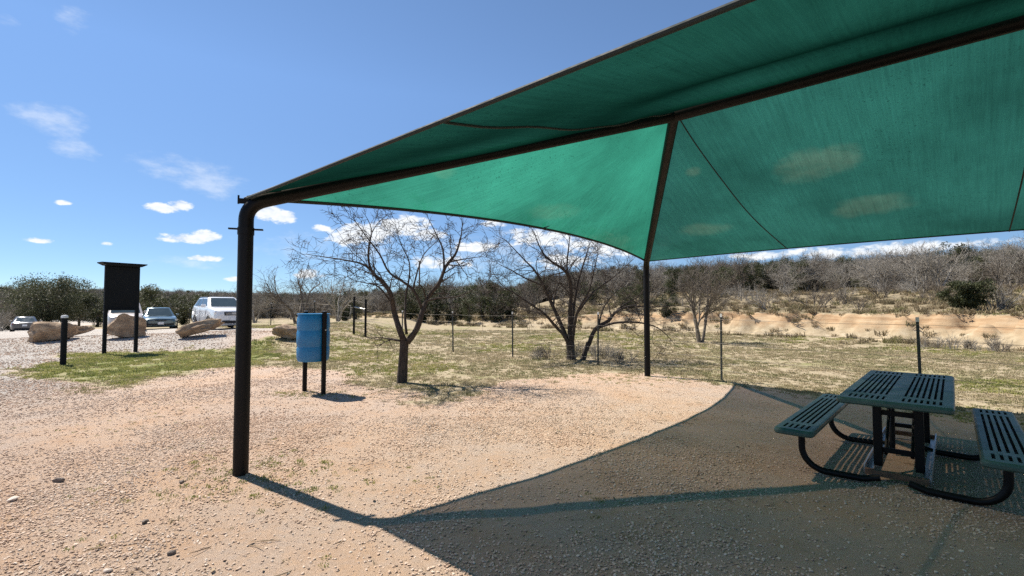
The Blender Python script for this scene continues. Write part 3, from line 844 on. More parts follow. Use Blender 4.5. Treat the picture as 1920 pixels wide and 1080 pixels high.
cols = slots(-TW + 0.07, -0.05, 7, False) + slots(0.05, TW - 0.07, 7, False)
top = slotted(TX0, TX1, -TW, TW, 0.76, [(TX0 + 0.11, TX0 + 0.31), (TX0 + 0.42, TX1 - 0.42), (TX1 - 0.31, TX1 - 0.11)], cols, 0)
ob = top.build('table_top', 'plastisol_green', table); autosmooth(ob, 30)
def ribs(x0, x1, y0, y1, z, parent):
    """stiffening strips welded across the underside"""
    mb = MB(); n = int((x1 - x0) / 0.055)
    for k in range(n + 1): mb.box((x0 + (x1 - x0) * k / n, (y0 + y1) / 2, z - 0.028), (0.005, y1 - y0, 0.03))
    tag(mb.build('stiffening_rib', 'steel_black', parent), kind='stuff')
ribs(TX0 + 0.05, TX1 - 0.05, -TW + 0.05, TW - 0.05, 0.76, ob)
for sgn in (1, -1):
    y0 = 0.54 if sgn > 0 else -0.87; y1 = 0.87 if sgn > 0 else -0.54
    bx0, bx1 = (-1.60, 0.80)
    if sgn < 0: bx0, bx1 = -1.62, 0.90
    bn = slotted(bx0, bx1, y0, y1, 0.455, [(bx0 + 0.10, bx0 + 0.28), (bx0 + 0.38, bx1 - 0.38), (bx1 - 0.28, bx1 - 0.10)], slots(y0 + 0.05, y1 - 0.05, 5, False), 0)
    ob = bn.build('bench_seat', 'plastisol_green', table); autosmooth(ob, 30); ribs(bx0 + 0.05, bx1 - 0.05, y0 + 0.04, y1 - 0.04, 0.455, ob)
    for xa in (-1.26, 0.24):
        # one bent tube: under the table frame, along the ground, up to the bench
        yb = 0.70; rad = 0.20; r0 = 0.030; pth = [(xa, sgn * 0.10, r0 + 0.045), (xa, sgn * 0.22, r0 + 0.01), (xa, sgn * (yb - rad), r0 + 0.006)]
        for k in range(1, 9):
            q = math.radians(90 * k / 8); pth.append((xa, sgn * (yb - rad + rad * math.sin(q)), r0 + 0.006 + rad * (1 - math.cos(q))))
        pth.append((xa, sgn * yb, 0.425))
        mb = MB(); mb.tube(pth, r0, 12); mb.box((xa, sgn * yb, 0.432), (0.06, 0.26, 0.014))
        ob = mb.build('bench_support', 'steel_black', table); autosmooth(ob, 40)
for (lx, ly) in ((-0.74, 0.155), (-0.74, -0.155), (0.60, 0.155), (0.60, -0.155)):
    mb = MB(); mb.box((lx, ly, 0.385), (0.07, 0.07, 0.67), None, 0, 0.008); mb.box((lx, ly, 0.725), (0.10, 0.34 if ly > 0 else 0.33, 0.02))
    mb.build('leg', 'steel_black', table)
for ly in (0.10, -0.10):
    mb = MB(); mb.tube([(-0.02, ly, 0.06), (0.02, ly, 0.73)], 0.024, 10); autosmooth(mb.build('centre_tube', 'steel_black', table), 40)
    mb = MB(); mb.tube([(-0.70, ly, 0.16), (-0.02, ly, 0.66)], 0.016, 8); autosmooth(mb.build('brace', 'steel_black', table), 40)
for lx in (-0.74, 0.60):
    for zz in (0.20, 0.56): mb = MB(); mb.box((lx + 0.03, 0, zz), (0.035, 0.27, 0.045)); mb.build('cross_rail', 'steel_black', table)
mb = MB()
for ly in (0.235, -0.235):
    mb.box((-0.09, ly, 0.075), (1.90, 0.012, 0.075)); mb.box((-0.09, ly - 0.03 * (1 if ly > 0 else -1), 0.044), (1.90, 0.05, 0.010))
mb.build('base_frame', 'galvanised', table)
for lx in (-1.06, 0.88): mb = MB(); mb.box((lx, 0, 0.06), (0.045, 0.455, 0.05)); mb.build('base_crossbar', 'rust', table)


# ------------------------------------------------------------------ blue drum bin on two posts
p = gp(586, 736); p.z = hz(p.x, p.y)
bin_ = empty('drum_bin', p, math.radians(12)); tag(bin_, 'blue plastic drum litter bin hung between two dark posts', 'litter bin')
R, H0, H1 = 0.286, 0.60, 1.475
prof = [(0.0, H0 + 0.03), (R - 0.05, H0 + 0.02), (R - 0.025, H0), (R - 0.006, H0 + 0.03), (R, H0 + 0.10)]
for zc in (H0 + 0.28, H0 + 0.58):
    prof += [(R + 0.004, zc - 0.05), (R - 0.004, zc - 0.022), (R - 0.005, zc), (R - 0.002, zc + 0.02), (R + 0.006, zc + 0.05)]
prof += [(R, H1 - 0.10), (R - 0.012, H1 - 0.03), (R - 0.018, H1 - 0.015), (R - 0.010, H1 - 0.012), (R - 0.010, H1), (R - 0.028, H1), (R - 0.028, H1 - 0.05), (R - 0.015, H1 - 0.2), (R - 0.02, H0 + 0.06), (0.0, H0 + 0.05)]
mb = MB(); mb.lathe(prof, 48); ob = mb.build('drum', 'drum_blue', bin_); autosmooth(ob, 50)
rim = MB(); rim.lathe([(R - 0.008, H1 - 0.018), (R + 0.006, H1 - 0.010), (R + 0.006, H1 + 0.002), (R - 0.012, H1 + 0.006), (R - 0.03, H1)], 48)
autosmooth(rim.build('rim', 'drum_blue', ob), 50)
c0 = Vector(bin_.location)
for (u, v, sgn) in ((605, 739, -1), (566, 731, 1)):
    q = gp(u, v); q = Matrix.Rotation(-math.radians(12), 3, 'Z') @ (q - Vector((c0.x, c0.y, 0))); d = Vector((q.x, q.y, 0)).normalized() * (R + 0.035)
    mb = MB(); a_ = math.atan2(d.y, d.x); rot = Matrix.Rotation(a_, 3, 'Z')
    mb.box((d.x, d.y, 0.70), (0.045, 0.075, 1.64), rot, 0, 0.004)
    leg = mb.build('leg', 'steel_brown', bin_)
    mb = MB(); mb.tube([d * 0.90 + Vector((0, 0, 1.18)), d * 1.14 + Vector((0, 0, 1.18))], 0.014, 8); mb.build('pivot_bolt', 'galvanised', leg)
    mb = MB(); mb.box((d.x, d.y, 1.525), (0.03, 0.05, 0.012), rot); mb.build('post_tip', 'post_tip', leg)

# ------------------------------------------------------------------ notice kiosk and bollard
kl = gp(195, 664); kr = gp(254, 660)
kc = (kl + kr) / 2; kd = (kr - kl); kd.z = 0; kw = kd.length; KA = math.atan2(kd.y, kd.x)
kc.z = hz(kc.x, kc.y)
kiosk = empty('notice_kiosk', kc, KA); tag(kiosk, 'tall dark notice board with flat roof on two posts, seen from behind', 'notice board')
for sgn in (-1, 1):
    mb = MB(); mb.box((sgn * kw / 2, 0, 1.45), (0.10, 0.10, 3.08), None, 0, 0.006); mb.build('post', 'kiosk_paint', kiosk)
mb = MB(); mb.box((0, -0.02, 2.25), (kw - 0.06, 0.05, 1.53)); pan = mb.build('panel', 'kiosk_paint', kiosk)
for zz in (1.50, 2.92): mb = MB(); mb.box((0, -0.066, zz), (kw - 0.104, 0.03, 0.06)); mb.build('rail', 'kiosk_paint', pan)
mb = MB(); a_, b_ = kw / 2 + 0.20, kw / 2 + 0.05
mb.add([(-b_, -0.20, 2.992), (b_, -0.20, 2.992), (b_, 0.20, 2.992), (-b_, 0.20, 2.992), (-a_, -0.22, 3.07), (a_, -0.22, 3.07), (a_, 0.22, 3.07), (-a_, 0.22, 3.07), (-a_, -0.22, 3.10), (a_, -0.22, 3.10), (a_, 0.22, 3.10), (-a_, 0.22, 3.10)],
       [(3, 2, 1, 0), (0, 1, 5, 4), (1, 2, 6, 5), (2, 3, 7, 6), (3, 0, 4, 7), (4, 5, 9, 8), (5, 6, 10, 9), (6, 7, 11, 10), (7, 4, 8, 11), (8, 9, 10, 11)])
mb.build('roof', 'kiosk_paint', kiosk)

bp = gp(118, 685); bp.z = hz(bp.x, bp.y)
bol = empty('bollard', bp); tag(bol, 'dark round bollard with pale cap at the gravel edge beside the notice board', 'bollard')
mb = MB(); mb.tube([(0, 0, -0.1), (0, 0, 1.33)], 0.068, 18); autosmooth(mb.build('shaft', 'kiosk_paint', bol), 40)
mb = MB(); mb.lathe([(0.074, 1.30), (0.076, 1.345), (0.06, 1.37), (0.0, 1.378)], 18); autosmooth(mb.build('cap', 'cap_white', bol), 50)

# ------------------------------------------------------------------ wire fence
FPX = [(849, 660), (961, 670), (1121, 686), (1353, 714)]
fp = [gp(685, 636), None] + [gp(u, v) for u, v in FPX]
fp[1] = fp[0] + (fp[2] - fp[0]) * 0.5
fp += [Vector((6.50, 7.60, 0)), Vector((8.55, 5.0, 0)), Vector((10.6, 2.4, 0))]
fp = [on(q.x, q.y) for q in fp]
fence = empty('wire_fence', on(fp[0].x, fp[0].y)); tag(fence, 'wire fence on steel posts running behind the shelter to a braced corner', 'fence')
FO = Vector(fence.location)
left = [fp[0] + Vector((-0.72, 0.45, 0)), Vector((-11.2, 27.0, 0)), Vector((-15.0, 29.6, 0)), Vector((-19.0, 32.2, 0)), Vector((-24, 35.4, 0))]
left = [on(q.x, q.y) for q in left]
tpost = MB()
tpost.box((0, 0.0, 0.62), (0.042, 0.008, 1.50)); tpost.box((0, 0.020, 0.62), (0.008, 0.036, 1.50))
for k in range(24): tpost.box((0, -0.008, 0.16 + k * 0.052), (0.022, 0.010, 0.018))
tmesh = tpost.mesh('post', 'post_green'); tip = MB(); tip.box((0, 0.0, 1.405), (0.044, 0.012, 0.075)); tip.box((0, 0.020, 1.405), (0.012, 0.042, 0.075))
tipm = tip.mesh('post_tip', 'post_tip')
def tpost_at(q, rz):
    ob = bpy.data.objects.new('post', tmesh); COL.objects.link(ob); ob.parent = fence; ob.location = q - FO
    ob.rotation_euler = (rng.uniform(-0.02, 0.02), rng.uniform(-0.02, 0.02), rz)
    tp_ = bpy.data.objects.new('post_tip', tipm); COL.objects.link(tp_); tp_.parent = ob
for k, q in enumerate(fp):
    if k == 0: continue
    d = fp[min(k + 1, len(fp) - 1)] - fp[k - 1]; tpost_at(q, math.atan2(d.y, d.x))
for k, q in enumerate(left):
    if k == 0: continue
    tpost_at(q, 2.5)
for q in (fp[0], left[0]):
    mb = MB(); mb.tube([(q - FO) + Vector((0, 0, -0.1)), (q - FO) + Vector((0, 0, 1.86 if q is fp[0] else 1.88))], 0.055, 12); autosmooth(mb.build('brace_post', 'steel_black', fence), 40)
mb = MB(); mb.tube([fp[0] - FO + Vector((0, 0, 1.36)), left[0] - FO + Vector((0, 0, 1.36))], 0.035, 10); autosmooth(mb.build('brace_rail', 'galvanised', fence), 40)
for line in (fp, left):
    for hh in (0.22, 0.50, 0.80, 1.08, 1.32):
        pth = []
        for k in range(len(line) - 1):
            for j in range(6):
                u = j / 6; q = line[k] + (line[k + 1] - line[k]) * u - FO; q.z += hh - 0.02 * 4 * u * (1 - u); pth.append(q)
        pth.append(line[-1] - FO + Vector((0, 0, hh)))
        mb = MB(); mb.tube(pth, 0.0026, 4, False); mb.build('wire', 'wire', fence)

# ------------------------------------------------------------------ boulders along the edge of the car park
m, t, b, o = new_mat('sandstone')
tcn = t.add('ShaderNodeTexCoord'); mp = t.add('ShaderNodeMapping'); t.l.new(tcn.outputs['Object'], mp.inputs[0]); mp.inputs['Scale'].default_value = (1, 1, 1.8)
f = t.noise(mp.outputs[0], 2.2, 7.0, 0.65); f2 = t.noise(tcn.outputs['Object'], 12.0, 6.0, 0.7)
c = t.ramp(f, [(0.3, (0.15, 0.095, 0.06)), (0.5, (0.35, 0.245, 0.155)), (0.68, (0.50, 0.385, 0.265))])
t.l.new(t.mix(t.maprange(f2, 0.5, 0.75), c, (0.17, 0.125, 0.09)), b.inputs['Base Color']); b.inputs['Roughness'].default_value = 0.92
bump(t, b, t.math('MULTIPLY_ADD', f2, 0.5, f), 0.9, 0.06)
def boulder(seed, size, tilt, rz, pos, label, cuts=14):
    r = random.Random(seed); bm = bmesh.new(); bmesh.ops.create_icosphere(bm, subdivisions=4, radius=1.0)
    pl = [(Vector((r.gauss(0, 1), r.gauss(0, 1), r.gauss(0, 0.55))).normalized(), r.uniform(0.58, 0.9)) for _ in range(cuts)] + [(Vector((r.uniform(-0.5, 0.5), 0.2, 1)).normalized(), 0.62), (Vector((0, 0, -1)), 0.5)]
    off = [r.uniform(0, 100) for _ in range(3)]
    for v in bm.verts:
        for nrm, dd in pl:
            e = v.co.dot(nrm) - dd
            if e > 0: v.co -= nrm * e * 0.93
        c = v.co
        nz = math.sin(c.x * 5 + off[0]) * math.sin(c.y * 6 + off[1]) * math.sin(c.z * 9 + off[2])
        nz2 = math.sin(c.x * 13 + off[1]) * math.sin(c.y * 15 + off[2]) * math.sin(c.z * 21 + off[0])
        lay = 0.022 * math.tanh(3 * math.sin(c.z * 11 + c.x * 3.0 + off[0]))
        v.co = c * (1 + 0.09 * nz + 0.05 * nz2 + lay)
    mat = Matrix.Rotation(tilt, 3, 'Y') @ Matrix.Diagonal(Vector(size) * 0.5)
    for v in bm.verts: v.co = mat @ v.co
    zmin = min(v.co.z for v in bm.verts)
    for v in bm.verts: v.co.z -= zmin + 0.06 * size[2]
    me = bpy.data.meshes.new('boulder'); bm.to_mesh(me); bm.free(); me.materials.append(M['sandstone'])
    ob = bpy.data.objects.new('boulder', me); COL.objects.link(ob); ob.location = pos; ob.rotation_euler = (0, 0, rz)
    autosmooth(ob, 30); tag(ob, label, 'boulder', 'sandstone boulders edging the car park')
    return ob
boulder(41, (1.75, 1.2, 1.2), -0.10, 0.55, on(-18.7, 19.3), 'long rounded tan boulder behind the bollard', 5)
boulder(9, (1.50, 1.1, 1.45), 0.22, 0.5, on(-15.9, 19.7), 'layered pale boulder seen between the notice board posts')
boulder(12, (2.15, 1.1, 0.72), -0.30, 0.35, on(-12.75, 19.4), 'flat slab boulder tilted up to the right in front of the white car')
boulder(21, (1.25, 1.0, 0.85), 0.2, 0.1, on(-9.15, 19.4), 'small squat boulder left of the blue drum')
boulder(33, (1.3, 0.7, 0.55), -0.3, 0.9, on(-19.6, 21.6), 'small low boulder behind the long rounded one')
# larger loose stones that stand out of the gravel
simple('stone_dark', (0.16, 0.13, 0.11), 0.9, 0.0, 0.35, 15.0, 0.3); simple('stone_pale', (0.55, 0.47, 0.40), 0.9, 0.0, 0.2, 15.0, 0.3)
for (u, v, s, mt, lab) in ((110, 905, 0.085, 'stone_dark', 'dark stone lying alone on the gravel at far left'), (24, 940, 0.085, 'stone_pale', 'pale stone at the left edge of the gravel'),
                           (341, 905, 0.06, 'stone_dark', 'dark stone left of the near shelter post foot'), (272, 980, 0.06, 'stone_dark', 'brown stone in the middle of the sunny gravel'),
                           (321, 1036, 0.065, 'stone_dark', 'dark lump of stone low in the sunny gravel'), (203, 1066, 0.06, 'stone_pale', 'pale flat stone at the bottom edge of the gravel')):
    q = gp(u, v); me = pebble(int(u), 2); me.materials[0] = M[mt]; me.name = 'stone'
    ob = bpy.data.objects.new('stone', me); COL.objects.link(ob); ob.location = on(q.x, q.y, s * 0.15); ob.scale = (s, s, s); ob.rotation_euler = (0.1, 0.1, u)
    tag(ob, lab, 'stone', 'loose stones on the gravel')

# ------------------------------------------------------------------ trees
def bark_mat(name, lo, hi):
    m, t, b, o = new_mat(name)
    tcn = t.add('ShaderNodeTexCoord'); mp = t.add('ShaderNodeMapping'); t.l.new(tcn.outputs['Object'], mp.inputs[0]); mp.inputs['Scale'].default_value = (1, 1, 0.25)
    f = t.noise(mp.outputs[0], 22.0, 6.0, 0.7)
    t.l.new(t.ramp(f, [(0.3, lo), (0.7, hi)]), b.inputs['Base Color']); b.inputs['Roughness'].default_value = 0.95; b.inputs['Specular IOR Level'].default_value = 0.2
    bump(t, b, f, 0.7, 0.02)
bark_mat('bark_dark', (0.028, 0.022, 0.018), (0.095, 0.078, 0.065))
bark_mat('bark_grey', (0.19, 0.175, 0.15), (0.39, 0.36, 0.315))
bark_mat('bark_brown', (0.085, 0.071, 0.056), (0.22, 0.19, 0.155))

def rdir(d, ang, r):
    ax = d.orthogonal().normalized(); ax.rotate(Quaternion(d, r.uniform(0, 6.283)))
    q = d.copy(); q.rotate(Quaternion(ax, ang)); return q

def twig(mb, p, d, ln, rad, lev, r, P):
    """a crooked branch with its side branches"""
    n = max(2, min(7, int(ln / P['step']) + 1)); path = [p.copy()]; dirs = [d.copy()]
    for k in range(n):
        d = (d + Vector((r.gauss(0, 1), r.gauss(0, 1), r.gauss(0, 1))) * P['wig'] + Vector((0, 0, P['up']))).normalized()
        p = p + d * (ln / n); path.append(p.copy()); dirs.append(d.copy())
    tipr = rad * (0.35 if lev < P['max'] else 0.25)
    rads = [rad + (tipr - rad) * k / n for k in range(n + 1)]
    mb.tube(path, rads, 6 if rad > 0.03 else (4 if rad > 0.010 else 3), False)
    if lev >= P['max']: return
    nb = max(1, int(P['nb'][lev] * r.uniform(0.75, 1.25)))
    for k in range(nb):
        u = P['from'] + (1 - P['from']) * (k + r.random()) / nb
        i = min(n - 1, int(u * n)); w = u * n - i
        q = path[i].lerp(path[i + 1], w)
        cd = rdir(dirs[i + 1], math.radians(r.uniform(*P['ang'])), r)
        twig(mb, q, cd, ln * r.uniform(*P['ratio']) * (1.15 - 0.4 * u), max(P['rmin'], (rads[i]) * r.uniform(0.45, 0.65)), lev + 1, r, P)

def limb(mb, pts, r0, r1, r, P, dens=1.0, start=0.35, sides=8, ln=0.9):
    """a drawn limb (list of points), smoothed, with twigs along it"""
    Q = []
    for k in range(len(pts) - 1):
        a_, b_ = pts[k], pts[k + 1]
        p0 = pts[k - 1] if k > 0 else a_; p3 = pts[k + 2] if k + 2 < len(pts) else b_
        for j in range(4):
            u = j / 4
            Q.append(0.5 * ((2 * a_) + (b_ - p0) * u + (2 * p0 - 5 * a_ + 4 * b_ - p3) * u * u + (3 * a_ - p0 - 3 * b_ + p3) * u ** 3))
    Q.append(pts[-1]); n = len(Q) - 1
    rr = [r0 + (r1 - r0) * (k / n) for k in range(n + 1)]
    rr = [x * (1 + 0.07 * r.uniform(-1, 1)) for x in rr]
    mb.tube(Q, rr, sides, True)
    tot = sum((Q[k + 1] - Q[k]).length for k in range(n)); cnt = int(tot * dens)
    for c in range(cnt):
        u = start + (1 - start) * (c + r.random()) / cnt
        i = min(n - 1, int(u * n)); d = (Q[i + 1] - Q[i]).normalized()
        twig(mb, Q[i].lerp(Q[i + 1], u * n - i), rdir(d, math.radians(r.uniform(30, 75)), r), ln * r.uniform(0.5, 1.1), max(0.0045, rr[i] * 0.4), 1, r, P)
    d = (Q[-1] - Q[-3]).normalized()
    for _ in range(2): twig(mb, Q[-1], rdir(d, r.uniform(0.1, 0.5), r), ln * 0.7, r1 * 0.9, 1, r, P)

MESQ = dict(step=0.13, wig=0.22, up=0.015, max=3, nb=(6, 5, 4), **{'from': 0.2}, ang=(28, 70), ratio=(0.45, 0.75), rmin=0.0052)

def drawn_tree(name, base_px, depth, trunk, limbs, seed, label, cat, dj, P=MESQ, dens=5.0, ln=0.75, mat='bark_dark'):
    r = random.Random(seed)
    b0 = dp(base_px[0], base_px[1], depth); g = hz(b0.x, depth)
    org = Vector((b0.x, depth, g))
    root = empty(name, org); tag(root, label, cat)
    dz = g - b0.z
    def pt(uv, off): q = dp(uv[0], uv[1], depth + off); q.z += dz * 0.6; return q - org
    for (tp, r0, r1) in trunk:
        mb = MB(); pts = [pt(p, 0) for p in tp]; pts[0].z = -0.08
        Q = []
        for k in range(len(pts) - 1):
            for j in range(3): Q.append(pts[k].lerp(pts[k + 1], j / 3))
        Q.append(pts[-1]); n = len(Q) - 1
        rads = [(r0 + (r1 - r0) * k / n) * (1 + 0.08 * r.uniform(-1, 1)) * (1.35 if k == 0 else (1.12 if k == 1 else 1)) for k in range(n + 1)]
        mb.tube(Q, rads, 12); autosmooth(mb.build('trunk', mat, root), 60)
    mb = MB()
    for (lp, r0, r1, drift) in limbs:
        n = len(lp); limb(mb, [pt(p, drift * (k / (n - 1)) + (r.uniform(-dj, dj) if k else 0)) for k, p in enumerate(lp)], r0, r1, r, P, dens, 0.3, 8, ln)
    mb.build('crown', mat, root, True)
    return root

z2 = lambda L: [(420 + x / 2.4, 330 + y / 2.4) for x, y in L]
drawn_tree('mesquite_tree', (753, 716), 10.1, [(z2([(800, 926), (804, 870), (808, 800), (812, 738)]), 0.105, 0.095)],
           [(z2([(812, 745), (790, 690), (766, 610), (750, 530), (715, 475), (680, 445), (655, 400), (650, 330), (665, 255)]), 0.070, 0.012, -0.3),
            (z2([(690, 455), (650, 412), (610, 390), (540, 376), (450, 362), (370, 350)]), 0.030, 0.006, 0.5),
            (z2([(826, 745), (868, 685), (895, 600), (920, 540), (968, 480), (998, 405), (1040, 352), (1062, 290), (1072, 232)]), 0.072, 0.010, 0.4),
            (z2([(890, 590), (852, 512), (800, 470), (742, 430), (700, 350), (640, 270), (590, 200)]), 0.036, 0.006, -0.7),
            (z2([(822, 710), (815, 640), (818, 540), (834, 450), (832, 380), (795, 300), (770, 215)]), 0.030, 0.006, 0.6),
            (z2([(912, 560), (962, 548), (1050, 540), (1130, 505)]), 0.026, 0.006, -0.5),
            (z2([(990, 420), (985, 330), (950, 250), (920, 190)]), 0.024, 0.006, 0.5),
            (z2([(1015, 385), (1080, 372), (1150, 362)]), 0.020, 0.005, 0.3),
            (z2([(760, 580), (700, 500), (640, 480), (585, 470)]), 0.022, 0.005, -0.6),
            (z2([(850, 510), (870, 430), (900, 350), (960, 290)]), 0.022, 0.005, -0.4),
            (z2([(806, 742), (785, 738), (762, 735)]), 0.030, 0.018, 0)],
           101, 'bare forked mesquite tree standing alone on the grass right of the blue drum', 'tree', 0.10)
z3 = lambda L: [(880 + x / 3.177, 400 + y / 3.177) for x, y in L]
drawn_tree('mesquite_tree', (1071, 675), 14.2, [(z3([(608, 872), (604, 820), (600, 765)]), 0.125, 0.12), (z3([(672, 882), (690, 825), (712, 770)]), 0.085, 0.075)],
           [(z3([(596, 790), (560, 722), (520, 682), (450, 602), (370, 546), (290, 490), (205, 440)]), 0.060, 0.012, -0.8),
            (z3([(592, 780), (555, 685), (500, 560), (440, 432), (390, 342), (330, 280), (235, 180)]), 0.075, 0.012, 0.6),
            (z3([(602, 775), (600, 600), (605, 480), (585, 360), (482, 282), (432, 225), (385, 115)]), 0.080, 0.010, -0.3),
            (z3([(606, 770), (622, 560), (650, 400), (690, 272), (715, 190)]), 0.060, 0.010, 0.8),
            (z3([(612, 780), (640, 600), (705, 480), (742, 350), (770, 215)]), 0.052, 0.008, -0.9),
            (z3([(604, 480), (582, 330), (592, 200), (602, 120)]), 0.040, 0.008, 0.4),
            (z3([(500, 560), (512, 470), (540, 380), (520, 300)]), 0.035, 0.007, 0.9),
            (z3([(640, 600), (740, 470), (860, 380), (960, 290)]), 0.036, 0.007, 0.5),
            (z3([(712, 780), (752, 690), (830, 640), (872, 590), (960, 552), (1060, 560), (1230, 552)]), 0.070, 0.010, -0.4),
            (z3([(752, 690), (860, 655), (1000, 650), (1120, 682), (1190, 740)]), 0.042, 0.008, -0.9),
            (z3([(850, 610), (922, 545), (1000, 500), (1050, 440)]), 0.038, 0.007, 0.7),
            (z3([(770, 670), (800, 560), (870, 470), (930, 400)]), 0.032, 0.006, 0.9),
            (z3([(450, 600), (360, 580), (280, 570)]), 0.026, 0.006, 0.4),
            (z3([(440, 432), (340, 390), (250, 340), (170, 300)]), 0.028, 0.006, -0.5)],
           202, 'wide many-stemmed bare mesquite tree behind the fence left of the far shelter post', 'tree', 0.14, MESQ, 5.2, 0.95)

# stock of bare and evergreen growth for the background
def bare_mesh(seed, hgt, stems, mat, P, spread=0.5):
    r = random.Random(seed); mb = MB()
    for k in range(stems):
        a_ = r.uniform(0, 6.28); d = Vector((math.cos(a_) * spread * r.uniform(0.2, 1), math.sin(a_) * spread * r.uniform(0.2, 1), 1)).normalized()
        twig(mb, Vector((math.cos(a_) * 0.08 * stems ** 0.5, math.sin(a_) * 0.08 * stems ** 0.5, -0.1)), d, hgt * r.uniform(0.55, 0.8), 0.022 * hgt ** 0.8, 0, r, P)
    return mb.mesh('bare_tree', mat, True)
FAR = dict(step=0.45, wig=0.17, up=0.05, max=3, nb=(10, 6, 4), **{'from': 0.22}, ang=(25, 65), ratio=(0.42, 0.68), rmin=0.009)
MIDP = dict(step=0.3, wig=0.18, up=0.03, max=3, nb=(9, 6, 4), **{'from': 0.22}, ang=(25, 65), ratio=(0.45, 0.7), rmin=0.0065)
BUSH = dict(step=0.25, wig=0.16, up=0.03, max=2, nb=(7, 5), **{'from': 0.15}, ang=(20, 60), ratio=(0.45, 0.7), rmin=0.006)

# tree beyond the fence to the right of the far post, and the one left of the drum
def near_bare(px, depth, hgt, seed, label, stems, mat='bark_brown', spread=0.45, P=MIDP):
    q = dp(px, 600, depth); loc = on(q.x, depth); root = empty('bare_tree', loc); tag(root, label, 'tree')
    r = random.Random(seed); crown = MB()
    for k in range(stems):
        a_ = 6.283 * k / stems + r.uniform(-0.4, 0.4)
        d = Vector((math.cos(a_) * spread, math.sin(a_) * spread, 1)).normalized()
        p0 = Vector((math.cos(a_) * 0.06, math.sin(a_) * 0.06, -0.1)); p1 = p0 + (d + Vector((0, 0, 0.5))).normalized() * hgt * 0.22
        mb = MB(); mb.tube([p0, p0.lerp(p1, 0.5) + Vector((r.gauss(0, 0.02), r.gauss(0, 0.02), 0)), p1], [0.030 * hgt ** 0.8, 0.024 * hgt ** 0.8, 0.021 * hgt ** 0.8], 8)
        autosmooth(mb.build('trunk', mat, root), 60)
        twig(crown, p1, d, hgt * 0.55, 0.020 * hgt ** 0.8, 0, r, P); twig(crown, p1, rdir(d, 0.6, r), hgt * 0.5, 0.015 * hgt ** 0.8, 0, r, P)
    crown.build('crown', mat, root, True)
FANP = dict(step=0.3, wig=0.13, up=0.05, max=3, nb=(9, 5, 4), **{'from': 0.15}, ang=(18, 50), ratio=(0.5, 0.75), rmin=0.0075)
near_bare(1312, 21.2, 3.7, 301, 'slender bare tree in the field just right of the far shelter post', 3, 'bark_brown', 0.30, FANP)
near_bare(556, 31.5, 4.6, 302, 'leafless tree behind the fence above the small boulder', 4, 'bark_brown', 0.6)
near_bare(634, 36.0, 4.2, 303, 'leafless tree beside the dark juniper behind the braced fence corner', 3, 'bark_grey', 0.5)
near_bare(478, 42.0, 3.6, 304, 'leafless tree showing just right of the near shelter post', 3, 'bark_grey', 0.6)

def leaf_mat(name, stops):
    m, t, b, o = new_mat(name)
    geo = t.add('ShaderNodeNewGeometry'); oi = t.add('ShaderNodeObjectInfo'); tcn = t.add('ShaderNodeTexCoord')
    f = t.math('MULTIPLY_ADD', geo.outputs['Random Per Island'], 0.45, t.math('MULTIPLY_ADD', t.noise(tcn.outputs['Object'], 1.6, 3.0), 0.6, t.math('MULTIPLY', oi.outputs['Random'], 0.2)))
    c = t.ramp(f, stops); t.l.new(c, b.inputs['Base Color']); b.inputs['Roughness'].default_value = 0.6; b.inputs['Specular IOR Level'].default_value = 0.3
    tr = t.add('ShaderNodeBsdfTranslucent'); t.l.new(c, tr.inputs[0]); mx = t.add('ShaderNodeMixShader'); mx.inputs[0].default_value = 0.25
    t.l.new(b.outputs[0], mx.inputs[1]); t.l.new(tr.outputs[0], mx.inputs[2]); t.l.new(mx.outputs[0], o.inputs[0])
leaf_mat('juniper_leaf', [(0.3, (0.020, 0.026, 0.010)), (0.55, (0.045, 0.055, 0.022)), (0.8, (0.085, 0.092, 0.040))])
leaf_mat('oak_leaf', [(0.3, (0.022, 0.028, 0.014)), (0.55, (0.050, 0.060, 0.028)), (0.8, (0.10, 0.105, 0.055))])

def foliage(mb, r, c, rad, n, size, mi=0):
    """one clump of leaf-sized faces"""
    for _ in range(n):
        d = Vector((r.gauss(0, 1), r.gauss(0, 1), r.gauss(0, 1))).normalized(); p = c + Vector((d.x * rad.x, d.y * rad.y, d.z * rad.z)) * r.random() ** 0.45
        a_ = Vector((r.gauss(0, 1), r.gauss(0, 1), r.gauss(0, 1))).normalized(); a_ = (a_ + d * 0.7).normalized(); b_ = a_.orthogonal().normalized(); b_.rotate(Quaternion(a_, r.uniform(0, 6.28)))
        s = size * r.uniform(0.6, 1.3)
        mb.add([p - b_ * s * 0.35, p + a_ * s, p + b_ * s * 0.35, p - a_ * s * 0.3], [(0, 1, 2, 3)], mi)

